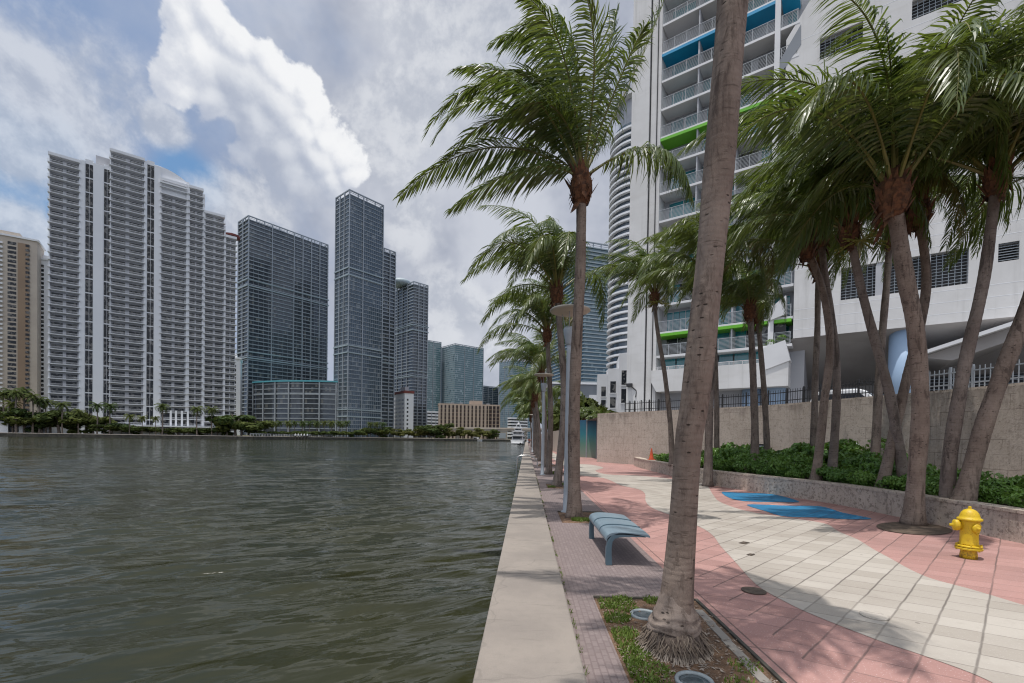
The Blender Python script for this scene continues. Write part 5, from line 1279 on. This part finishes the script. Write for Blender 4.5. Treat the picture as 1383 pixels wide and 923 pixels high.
# --- old white building with a red brown roof
def oldwhite():
    th = 52; u = np.array([math.sin(R(th)), math.cos(R(th))]); P = atY(546, hor(546), 400)[:2]; v = np.array([-u[1], u[0]]); w = plane_hit(558, hor(558), P, u)[0]; d = abs(plane_hit(527, hor(527), P, v)[0]); Hh = atY(546, 531, 400)[2]-.4
    t = thing('old_building', 'older white building with a red brown roof at the foot of the grey domed tower', 'building', (P[0], P[1], .4), math.atan2(u[1], u[0]))
    MB().box(0, w, 0, d, 0, Hh).build('wall', 'condo_white', t); MB().box(-.5, w+.5, -.5, d*.8, Hh, Hh+2.2).build('roof', 'red_roof', t); MB().box(w*.2, w*.6, d*.1, d*.4, Hh+2.2, Hh+6).build('roof_plant', 'condo_shade', t)
    o = MB().box(0, 1.5, -.06, .05, 0, 1.7); repeats(t, 'window', o, 'dark_window', [(2+i*3.1, 0, 4+j*3.6) for i in range(max(1, int(w/3.1)-1)) for j in range(int(Hh/3.6)-1)])
    o = MB().box(-.06, .05, 0, 1.5, 0, 1.7); q = [(0, 1.5+i*3.1, 4+j*3.6) for i in range(max(1, int(d/3.1)-1)) for j in range(int(Hh/3.6)-1)]
    repeats(t, 'side_window', o, 'dark_window', q)
oldwhite()

# --- the big white balcony condominium on the left bank
def condo():
    th = 50; u = np.array([math.sin(R(th)), math.cos(R(th))]); P = atY(66, hor(66), 208)[:2]; hit = lambda x, y: plane_hit(x, y, P, u); sx = lambda x: hit(x, 585)[0]; z0 = .4
    t = thing('balcony_condominium', 'huge white condominium with tiers of balconies stepping down to a red rimmed round end', 'building', (P[0], P[1], z0), math.atan2(u[1], u[0]))
    zt = lambda x, y: hit(x, y)[1]-z0    # pixel height on the facade plane
    bays = [(66, 106, 211), (148, 193, 207), (216, 250, 244), (254, 272, 252), (275, 301, 287), (303, 317, 318)]      # balcony stacks: left, right, top y
    walls = [(106, 114, 216), (125, 139, 222), (193, 197, 217), (207, 216, 224), (250, 254, 246), (272, 275, 262), (301, 303, 305)]
    strips = [(114, 125, 219), (139, 148, 226), (197, 207, 220)]
    bal, win, tall = [], [], []; fh = 3.48
    for a, c, ty in bays:
        s0, s1 = sx(a), sx(c); top = zt((a+c)/2, ty+4); w = s1-s0
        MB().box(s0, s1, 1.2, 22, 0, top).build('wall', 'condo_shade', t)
        MB().box(s0-.3, s1+.3, -1.0, 22, top, top+1.3).build('roof', 'condo_white', t)
        n = int((top-4)/fh)
        for i in range(n):
            z = top-(i+1)*fh+.1
            if z < 3: continue
            bal.append((s0-.5, 0, z, (w+1.0, 1, 1)))
            nw = 2 if w < 14 else 3
            for k in range(nw): win.append((s0+w*(k+.12)/nw, 1.12, z+.15, (w/nw*.76, 1, 2.35)))
        k = max(1, int(w/9))
        for j in range(k): MB().box(s0+w*j/k-.15, s0+w*j/k+.2, -.2, 1.2, 0, top).build('fin_wall', 'condo_white', t)
    for a, c, ty in walls:
        MB().box(sx(a), sx(c), -.1, 22, 0, zt((a+c)/2, ty)).build('wall', 'condo_white', t)
    for a, c, ty in strips:
        s0, s1 = sx(a), sx(c); top = zt((a+c)/2, ty+2); MB().box(s0, s1, .25, 22, 0, top+2).build('wall', 'condo_white', t)
        n = int(top/(fh*2))
        for i in range(n):
            for k in (0, 1): tall.append((s0+(s1-s0)*(.06+.48*k), .15, top-(i+1)*fh*2+.3, ((s1-s0)*.42, 1, fh*2-.6)))
    b = MB(); b.box(0, 1, -1.2, 1.2, -.15, .15)
    for z in (.35, .65): b.box(0, 1, -1.2, -1.14, z, z+.05)
    b.box(0, 1, -1.24, -1.1, .98, 1.10)
    repeats(t, 'balcony', b, 'condo_white', bal)
    w_ = MB().box(0, 1, 0, .1, 0, 1); repeats(t, 'window', w_, 'dark_window', win)
    w_ = MB().box(0, 1, 0, .12, 0, 1); w_.box(.47, .53, -.03, 0, 0, 1); repeats(t, 'tall_window', w_, 'dark_window', tall)
    MB().box(sx(127), sx(150), 5, 18, zt(138, 226), zt(138, 206)).build('penthouse', 'condo_shade', t)
    # rising curved parapet over the middle
    cv = [(193, 218), (204, 220), (214, 223), (224, 227), (234, 232.5), (244, 239.5), (254, 248)]
    pr = [(sx(x), zt(x, y)) for x, y in cv]+[(sx(254), zt(254, 272)), (sx(193), zt(193, 250))]
    b = MB(); b.vprism(pr, .9, 5); b.build('parapet', 'condo_white', t)
    s0, s1 = sx(214), sx(251); z = zt(232, 252); MB().box(s0, s1, -1.6, .4, z, z+.7).build('terrace_edge', 'condo_white', t)
    # round end with a red rim
    s = sx(311.5); top = zt(312, 319); b = MB(); b.lathe([(3.4, top), (4.4, top+.2), (4.4, top+1.3), (3.4, top+1.5)], (s, 3.0, 0), 28); b.build('roof_rim', 'red_roof', t)
    # base colonnade
    for px in (229, 236, 244, 252): b = MB(); b.box(sx(px), sx(px)+.9, -1.4, -.4, 0, 13); b.build('base_column', 'condo_white', t)
    a, c = sx(222), sx(262); MB().box(a, c, -.3, 1.1, 4.5, 12.5).build('lobby_glass', 'dark_window', t)
    for z in (2.2, 4.2): MB().box(sx(150), sx(318), -6, -.5, z, z+.5).build('terrace_slab', 'condo_white', t)
    return t
condo()

def backcondo(name, label, lpx, rpx, D, topy, mat, strip=None, th=52, fh=3.0, depth=20, bay=6.5):
    u = np.array([math.sin(R(th)), math.cos(R(th))]); P = atY(lpx, hor(lpx), D)[:2]; w = plane_hit(rpx, hor(rpx), P, u)[0]; Hh = plane_hit((max(lpx, 0)+rpx)/2, topy, P, u)[1]-.4
    t = thing(name, label, 'building', (P[0], P[1], .4), math.atan2(u[1], u[0]))
    MB().box(0, w, 0, depth, 0, Hh).build('wall', mat, t); MB().box(-.8, w+.8, -.8, depth+.8, Hh, Hh+1.2).build('roof', 'condo_white', t)
    if strip:
        a, c = plane_hit(strip[0], 500, P, u)[0], plane_hit(strip[1], 500, P, u)[0]; MB().box(a, c, -.5, .0, 0, Hh-3).build('wall_strip', 'tan_wall', t)
    else: a = c = -99
    n = int(Hh/fh)-2; bal, win = [], []; k = int(w/bay)
    for j in range(k):
        x = w*j/k
        for i in range(n):
            z = 5+i*fh
            if a-2 < x+bay*.5 < c+2: win.append((x+bay*.3, -.62 if strip else 0, z+.5, (bay*.3, 1, 1.6))); continue
            if j % 3 != 2 and strip: bal.append((x+.2, 0, z, (bay-.3, 1, 1)))
            win.append((x+bay*.15, -.06, z+.35, (bay*(.62 if strip else .3), 1, 2.0)))
            if not strip: win.append((x+bay*.6, -.06, z+.35, (bay*.28, 1, 2.0)))
    if bal:
        b = MB(); b.box(0, 1, -1.4, 0, -.12, .12); b.box(0, 1, -1.4, -1.3, .2, 1.05); repeats(t, 'balcony', b, 'condo_white', bal)
    repeats(t, 'window', MB().box(0, 1, 0, .1, 0, 1), 'dark_window', win)
    MB().box(w*.2, w*.7, 4, depth-4, Hh+1.2, Hh+4.5).build('penthouse', mat, t)
    return t
backcondo('beige_condominium', 'beige condominium with a brown vertical strip at the left edge', -38, 50, 285, 322, 'beige_wall', (24, 39))
backcondo('white_apartment_block', 'plain white apartment block between the beige condominium and the big balcony condominium', 44, 82, 310, 352, 'condo_white', None, th=60)
backcondo('white_apartment_block', 'white slice of a block showing between the round end and the wide dark tower', 306, 324, 330, 485, 'condo_white', None, th=60)

# ------------------------------------------------------------------ far bank: trees, boats, bridge
def bank_hit(px, back=5):
    d = ray(px, hor(px)); best = None
    for (xa, ya), (xb, yb) in zip(bank, bank[1:]):
        A = np.array([[d[0], xa-xb], [d[1], ya-yb]])
        try: t_, s_ = np.linalg.solve(A, [xa, ya])
        except np.linalg.LinAlgError: continue
        if t_ > 0 and -.001 <= s_ <= 1.001 and (best is None or t_ < best): best = t_
    p = d[:2]*best; n = p/np.linalg.norm(p); return p+n*back
def tree_crown(seed, n=900, rx=1, rz=.7, leaf=.14):
    rs = np.random.RandomState(seed); b = MB(); cl = [(rs.normal(0, .42, 3), rs.uniform(.28, .5)) for _ in range(12)]; V = []; Fc = []
    for i in range(n):
        c, rr = cl[rs.randint(12)]; d = nrm(rs.normal(0, 1, 3)+np.array([0, 0, .3])); p = (c+d*rr*rs.uniform(.7, 1.08))*np.array([rx, rx, rz]); a = nrm(d+rs.normal(0, .5, 3)); s = nrm(np.cross(a, rs.normal(0, 1, 3))); t_ = np.cross(a, s); l = leaf*rs.uniform(.6, 1.3)
        k = len(V); V += [p-s*l, p+t_*l*.6, p+s*l, p-t_*l*.6]; Fc.append((k, k+1, k+2, k+3))
    b.add(V, Fc); return b
TC = [tree_crown(s).mesh('crown', 'tree_leaf') for s in (1, 2, 3)]; TCO = [tree_crown(s).mesh('crown', 'tree_leaf_olive') for s in (4, 5)]
def tree_trunk(h=1):
    b = MB(); b.tube([(0, 0, 0), (.03, .0, .35), (.0, .02, .62)], [.055, .045, .03], 6)
    for a in (0, 2.1, 4.2): b.tube([(.01, 0, .5), (math.cos(a)*.15, math.sin(a)*.15, .75), (math.cos(a)*.3, math.sin(a)*.3, .92)], [.03, .02, .008], 5)
    return b.mesh('trunk', 'trunk_grey')
TT = tree_trunk()
cnt = [0]
def ftree(px, topy, label, back=8, wide=1.0, olive=False, group='broad trees along the far bank'):
    p = bank_hit(px, back); D = p[1]; hh = atY(px, topy, D)[2]-.35; cnt[0] += 1; rs = random.Random(cnt[0])
    r = thing('bank_tree', label, 'tree', (p[0], p[1], .35), rs.uniform(0, 6.28), group)
    inst('trunk', TT, r, sc=(hh, hh, hh)); m = (TCO if olive else TC)[cnt[0] % (2 if olive else 3)]
    w = hh*.62*wide; inst('crown', m, r, (0, 0, hh*.62), rs.uniform(0, 6), (w, w, hh*.5))
def farpalm_crown(seed):
    rs = np.random.RandomState(seed); b = MB(); V = []; Fc = []
    for i in range(20):
        az = i*2.4; e = R(70-100*(i/19)); h = np.array([math.cos(az), math.sin(az), 0]); L = rs.uniform(.85, 1.1); pts = [np.zeros(3)]
        for s in range(4): d = h*math.cos(e)+np.array([0, 0, math.sin(e)]); pts.append(pts[-1]+d*L/4); e -= R(26)
        sd = np.array([-h[1], h[0], 0])
        for s in range(4):
            for q in range(3):
                c0 = pts[s]+(pts[s+1]-pts[s])*q/3
                for sg in (-1, 1):
                    l = .28*(1-.5*(s+q/3)/4); tip = c0+sd*sg*l+(pts[s+1]-pts[s])*.5+np.array([0, 0, -.14]); k = len(V); V += [c0, c0+(pts[s+1]-pts[s])*.35, tip]; Fc.append((k, k+1, k+2))
    b.add(V, Fc); return b.mesh('crown', 'tree_leaf')
FPC = [farpalm_crown(s) for s in (1, 2)]
b = MB(); b.tube([(0, 0, 0), (.012, 0, .5), (0, 0, 1)], [.022, .016, .013], 6); FPT = b.mesh('trunk', 'trunk_grey')
def fpalm(px, topy, label, back=5, group='palms along the far bank'):
    p = bank_hit(px, back); D = p[1]; hh = atY(px, topy, D)[2]-.35; cnt[0] += 1
    r = thing('bank_palm', label, 'palm tree', (p[0], p[1], .35), cnt[0]*1.3, group); h2 = hh*.86
    inst('trunk', FPT, r, sc=(h2*1.2, h2*1.2, h2)); c = min(3.2, hh*.27)*1.15; inst('crown', FPC[cnt[0] % 2], r, (0, 0, h2), cnt[0], c)
L1 = 'far bank palm in the tall cluster below the beige condominium'
for x, y in ((4, 524), (13, 521), (22, 523), (33, 519), (44, 528), (53, 534), (17, 540), (62, 537)): fpalm(x, y, L1, 4+(x % 7))
for x, y, lb in ((84, 541, 'far bank palm below the leftmost balcony stack of the big condominium'), (131, 542, 'taller left one of two neat palms standing together before the white condominium wall'), (148, 543, 'taller right one of two neat palms standing together before the white condominium wall'), (106, 552, 'far bank palm half sunk in the round trees left of the two neat palms'),
                 (175, 559, 'short thin palm alone between the two neat palms and the colonnade'), (192, 561, 'short palm just right of the short thin palm on the far bank'), (219, 543, 'palm in front of the left end of the condominium colonnade'), (210, 562, 'lower palm left of the condominium colonnade'), (266, 547, 'left palm of the close pair at the right end of the colonnade'), (286, 548, 'right palm of the close pair at the right end of the colonnade')): fpalm(x, y, lb, 4)
for x in range(358, 470, 10): fpalm(x, 567+(x*7 % 5), 'palm of the dense palm line in front of the curved podium', 5+(x % 4)*2)
for x in (372, 391, 409, 428, 447, 462): fpalm(x, 571, 'palm of the dense palm line in front of the curved podium', 12)
for x in (500, 508, 517): fpalm(x, 570, 'palm at the foot of the tallest glass tower', 6)
for x, y, w in ((56, 552, 1.2), (68, 556, 1.2), (80, 553, 1.2), (94, 560, 1.3), (104, 560, 1.2), (116, 556, 1.3), (126, 562, 1.2), (36, 558, 1.3), (2, 548, 1.2), (12, 556, 1.2), (24, 554, 1.2), (46, 560, 1.2)): ftree(x, y, 'round dark green tree in the thicket left of the two neat palms', 9+(x % 5), w*(.85+.3*((x*13) % 7)/7))
for x, y in ((140, 571), (152, 570), (164, 574), (178, 574), (190, 575), (202, 576), (226, 577), (240, 577), (254, 578), (268, 577), (280, 578), (294, 577)): ftree(x, y, 'low dark shrub tree at the foot of the big condominium', 7, 1.6)
for x, y in ((307, 565), (318, 557), (326, 567), (338, 568), (348, 566)): ftree(x, y, 'spreading dark tree between the condominium and the palm line', 6, 1.25)
for x in range(356, 490, 9): ftree(x, 580+(x % 3), 'low bush under the palm line of the curved podium', 4, 1.7)
for x, y in ((496, 577), (512, 576), (522, 579), (490, 579)): ftree(x, y, 'bushy tree at the foot of the tallest glass tower', 7, 1.4)
for x, y, o in ((532, 580, 1), (541, 581, 1), (551, 579, 0), (561, 581, 1), (570, 580, 1), (580, 573, 0), (588, 571, 0), (583, 580, 1), (596, 581, 1), (605, 580, 1), (616, 581, 1), (625, 579, 1), (636, 582, 1), (646, 580, 1), (655, 581, 1), (665, 580, 0)): ftree(x, y, ('olive green bush on the park bank below the pinkish ribbed building' if o else 'dark green tree on the park bank below the pinkish ribbed building') if x > 575 else ('olive green bush on the park bank below the old white building' if o else 'dark green tree on the park bank below the old white building'), 6+(x % 3)*3, 1.35, bool(o))
# little boat house and white terrace at the far left
p = bank_hit(-4, 3); t = thing('boat_house', 'small white flat roofed pavilion at the far left edge of the bank', 'pavilion', (p[0], p[1], .35), R(40))
MB().box(-6, 3, 0, 6, 0, 6).build('wall', 'condo_white', t); MB().box(-6.5, 3.8, -.6, 6.6, 6, 6.7).build('roof', 'white_paint', t); MB().box(-2, 0, -.05, .2, .5, 4).build('door', 'brown_window', t)
p = bank_hit(30, 9); t = thing('terrace_wall', 'white garden terrace wall with dark openings behind the bank palms', 'wall', (p[0], p[1], .35), R(40))
MB().box(-6, 8, 0, .5, 0, 7).build('wall', 'condo_white', t); MB().box(-5, -1, -.06, .1, .5, 5).build('opening', 'dark_window', t); MB().box(1, 6, -.06, .1, .5, 5).build('opening', 'dark_window', t)
# waterfront terrace and rail under the podium
p = bank_hit(400, 1.2); t = thing('terrace_rail', 'pale railing along the far bank walk below the curved podium', 'railing', (p[0], p[1], .62), math.atan2(62, 26))
b = MB()
for i in range(34): b.box(-25+i*1.5, -24.85+i*1.5, 0, .1, 0, 1.1)
b.box(-25, 25, 0, .1, 1.0, 1.15); b.box(-25, 25, 0, .1, .5, .58); b.build('rail', 'condo_white', t)
for k, x in enumerate((399, 403, 407, 411, 415)):
    p = bank_hit(x, -1.5); r = thing('mooring_post', 'white capped mooring post in the water below the curved podium', 'post', (p[0], p[1], -1.2), 0, 'mooring posts below the curved podium')
    b = MB(); b.lathe([(.28, -1.5), (.28, 2.2)], n=10); b.build('pile', 'bulkhead', r); b = MB(); b.lathe([(.36, 2.2), (.36, 2.9), (.1, 3.3)], n=10); b.build('cap', 'boat_white', r)
# bridge over the river mouth
p0_ = atY(668, hor(668), 345); t = thing('bridge', 'grey concrete bridge abutment and deck at the river bend', 'bridge', (p0_[0], p0_[1], 0), R(2))
MB().box(2, 9.5, 0, 10, -1.5, 6.4).build('abutment', 'bridge_concrete', t); MB().box(-40, 60, 1, 9, 6.6, 8.2).build('deck', 'bridge_concrete', t); MB().box(-40, 60, .8, 1.0, 8.2, 9.3).build('parapet', 'beige_wall', t)
for x in (-30, -16, 22, 38): MB().box(x, x+2.4, 2, 8, -2, 6.6).build('pier', 'bridge_concrete', t)
MB().box(3.2, 8.4, -.06, .0, 1.2, 5.2).build('abutment_panel', 'slab_grey', t)

# motor yacht moored along the seawall, seen from the stern
def yacht():
    p = ground(698, 600.3, -1.0); t = thing('motor_yacht', 'white motor yacht with stacked decks moored beyond the palm row', 'yacht', (p[0], p[1], -1.0), R(-4))
    W = 2.7
    secs = [(0, 1.0, 1.7), (4, 1.0, 1.8), (10, .95, 2.0), (15, .75, 2.3), (19, .35, 2.7), (21, .03, 3.0)]
    b = MB(); vs = []
    for y, k, z in secs: vs += [(-W*k, y, z), (-W*k*.82, y, .0), (0, y, -.5), (W*k*.82, y, .0), (W*k, y, z)]
    fs = [(i*5+j, i*5+j+1, (i+1)*5+j+1, (i+1)*5+j) for i in range(len(secs)-1) for j in range(4)]+[(4, 3, 2, 1, 0)]+[(i*5+4, i*5, (i+1)*5, (i+1)*5+4) for i in range(len(secs)-1)]
    b.add(vs, fs); b.build('hull', 'boat_white', t)
    MB().box(-2.4, 2.4, -1.2, 0, .3, .5).build('swim_platform', 'boat_white', t)
    for (hw, y0, y1, z0, z1) in ((2.3, 2.2, 14, 1.8, 3.6), (2.1, 3.0, 12, 3.9, 5.4), (1.5, 4.5, 9, 5.7, 6.9)):
        o = MB().box(-hw, hw, y0, y1, z0, z1).build('cabin', 'boat_white', t)
        MB().box(-hw*.85, hw*.85, y0-.06, y0+.1, z0+.35, z1-.3).build('cabin_window', 'dark_window', o)
        for s in (-1, 1): MB().box(s*hw-.05, s*hw+.05, y0+.6, y1-.6, z0+.6, z1-.4).build('cabin_window', 'dark_window', o)
    for hw, y0, y1, z in ((2.65, .4, 14.5, 3.6), (2.45, 1.6, 12.5, 5.4), (1.9, 3.4, 9.5, 6.9)): MB().box(-hw, hw, y0, y1, z, z+.28).build('deck', 'boat_white', t)
    b = MB()
    for s in (-1, 1): b.tube([(s*1.2, 6, 7.1), (s*.7, 6.8, 8.6)], .08, 6)
    b.box(-.9, .9, 6.6, 7.0, 8.5, 8.7); b.lathe([(.45, 8.7), (.5, 8.9), (.3, 9.3), (.05, 9.4)], (0, 6.8, 0), 12); b.build('radar_arch', 'boat_white', t)
    b = MB()
    for z, hw, y0 in ((2.55, 2.3, .1), (4.7, 2.4, .5)):
        b.tube([(-hw, y0, z), (hw, y0, z)], .03, 5)
        for k in range(6): x = -hw+k*hw*.4; b.tube([(x, y0, z-.9), (x, y0, z)], .02, 4)
    b.build('stern_rail', 'steel', t)
    p = ground(703, 602, -1.0); t = thing('dinghy', 'small dark inflatable dinghy behind the stern of the motor yacht', 'dinghy', (p[0], p[1]-5, -1.0), R(-4))
    b = MB(); b.tube([(-.8, 0, .35), (-.85, 2.2, .38), (-.5, 3.2, .5), (0, 3.5, .55), (.5, 3.2, .5), (.85, 2.2, .38), (.8, 0, .35)], .26, 10); b.box(-.7, .7, .05, 3, .1, .2); b.build('tube_hull', 'rubber', t, False)
    MB().box(-.2, .2, -.4, 0, .1, 1.05).build('outboard_motor', 'dark_grille', t)
yacht()
def smallboat():
    p = ground(643, 596.2, -1.0); t = thing('small_boat', 'small white cabin boat out on the river below the ribbed building', 'boat', (p[0], p[1], -1.0), R(70))
    secs = [(-4, 1.0, 1.2), (0, 1.05, 1.25), (3, .7, 1.5), (5, .04, 1.8)]; W = 1.6; b = MB(); vs = []
    for y, k, z in secs: vs += [(-W*k, y, z), (-W*k*.75, y, 0), (0, y, -.4), (W*k*.75, y, 0), (W*k, y, z)]
    b.add(vs, [(i*5+j, i*5+j+1, (i+1)*5+j+1, (i+1)*5+j) for i in range(3) for j in range(4)]+[(4, 3, 2, 1, 0)]+[(i*5+4, i*5, (i+1)*5, (i+1)*5+4) for i in range(3)]); b.build('hull', 'boat_white', t)
    o = MB().vprism([(-1.1, 1.2), (-1, 2.6), (1, 2.6), (1.1, 1.2)], -1.6, 1.8).build('cabin', 'boat_white', t); MB().box(-1.14, 1.14, -1.0, 1.4, 1.6, 2.3).build('cabin_window', 'dark_window', o); MB().box(-1.2, 1.2, -1.8, 2, 2.6, 2.75).build('cabin_roof', 'boat_white', t)
smallboat()

# two walkers far down the promenade
def skin_part(name, pts, edges, rad, mat, parent, sub=1):
    me = bpy.data.meshes.new(name); me.from_pydata(pts, edges, []); me.materials.append(MATS[mat]); o = bpy.data.objects.new(name, me); COL.objects.link(o); o.parent = parent
    m = o.modifiers.new('skin', 'SKIN'); m.use_smooth_shade = True
    for v, r_ in zip(me.skin_vertices[0].data, rad): v.radius = (r_, r_*.85)
    me.skin_vertices[0].data[0].use_root = True
    s = o.modifiers.new('sub', 'SUBSURF'); s.levels = sub; s.render_levels = sub; return o
def person(px, Y, shirt, label, step, rz):
    p = pt(px, 605, Y); r = thing('person', label, 'person', (p.x, p.y, .012), rz, None); a = step
    pts = [(0, 0, .95), (0, 0, 1.2), (0, 0, 1.42), (0, 0, 1.52), (0, .01, 1.66), (-.09, 0, .9), (-.10, .10*a, .5), (-.10, -.02*a, .09), (-.10, .12-.02*a, .04), (.09, 0, .9), (.10, -.02*a, .5), (.10, -.26*a, .12), (.10, -.16*a, .05),
           (-.18, 0, 1.40), (-.24, -.06, 1.14), (-.23, .05, .90), (-.22, .08, .80), (.18, 0, 1.40), (.24, .06, 1.14), (.23, .14, .92), (.22, .17, .82)]
    ed = [(0, 1), (1, 2), (2, 3), (3, 4), (0, 5), (5, 6), (6, 7), (7, 8), (0, 9), (9, 10), (10, 11), (11, 12), (2, 13), (13, 14), (14, 15), (15, 16), (2, 17), (17, 18), (18, 19), (19, 20)]
    skin_part('body', pts, ed, [.14, .13, .12, .055, .10, .085, .06, .04, .035, .085, .06, .04, .035, .055, .042, .034, .032, .055, .042, .034, .032], 'skin', r)
    skin_part('shirt', [pts[0], pts[1], (0, 0, 1.40), (-.18, 0, 1.40), (-.225, -.04, 1.2), (.18, 0, 1.40), (.225, .04, 1.2)], [(0, 1), (1, 2), (2, 3), (3, 4), (2, 5), (5, 6)], [.165, .155, .14, .075, .062, .075, .062], shirt, r)
    skin_part('shorts', [(0, 0, .97), (-.09, 0, .88), (-.1, .08*a, .56), (.09, 0, .88), (.1, -.015*a, .56)], [(0, 1), (1, 2), (0, 3), (3, 4)], [.155, .11, .095, .11, .095], 'shorts_navy', r)
    b = MB(); b.lathe([(.02, 1.78), (.08, 1.76), (.108, 1.70), (.112, 1.65), (.09, 1.62)], (0, -.015, 0), 14); b.build('hair', 'hair_dark', r, True)
person(714.5, 96, 'shirt_red', 'walker in a red shirt and navy shorts, nearer the water edge', 1, R(8))
person(718, 94, 'shirt_pink', 'walker in a faded pink shirt and navy shorts, nearer the palms', -1, R(-4))

# palms and greenery at the far end and over the garden wall
for i, (px, Y, h) in enumerate(((800, 44, 5.1), (812, 43, 4.6), (788, 46, 5.3))):
    p = pt(px, 590, Y); palm(['bushy low palm over the mural panel, middle of three', 'bushy low palm over the end of the coral wall, rightmost of three', 'bushy low palm over the mural panel, leftmost of three'][i], (p.x, p.y, 0), [(p.x, p.y, 0), (p.x, p.y, h*.4), (p.x, p.y, h-1.6)], .12, .09, i, .52, i, n=8, meshes=CROWNS_LO[i % 2], group='low palms behind the mural panel')
for i in range(7):
    Y = 62+i*9; palm('distant palm behind the pale garden wall', (6+i*.2+rnd.uniform(-.8, .8), Y, 0), [(6+i*.2, Y, 0), (6.2+i*.2, Y, 3), (5.9+i*.2, Y, 7+rnd.uniform(-1, 1.5))], .14, .1, i, .95, i, n=7, meshes=CROWNS_LO[i % 2], group='distant palms behind the garden wall')
for i in range(6):
    r = thing('garden_tree', 'dense green tree behind the pale garden wall', 'tree', (8.5+i*.7, 70+i*14, 0), i, 'trees behind the garden wall'); inst('trunk', TT, r, sc=8); inst('crown', TC[i % 3], r, (0, 0, 5.2), i, (5, 5, 4))
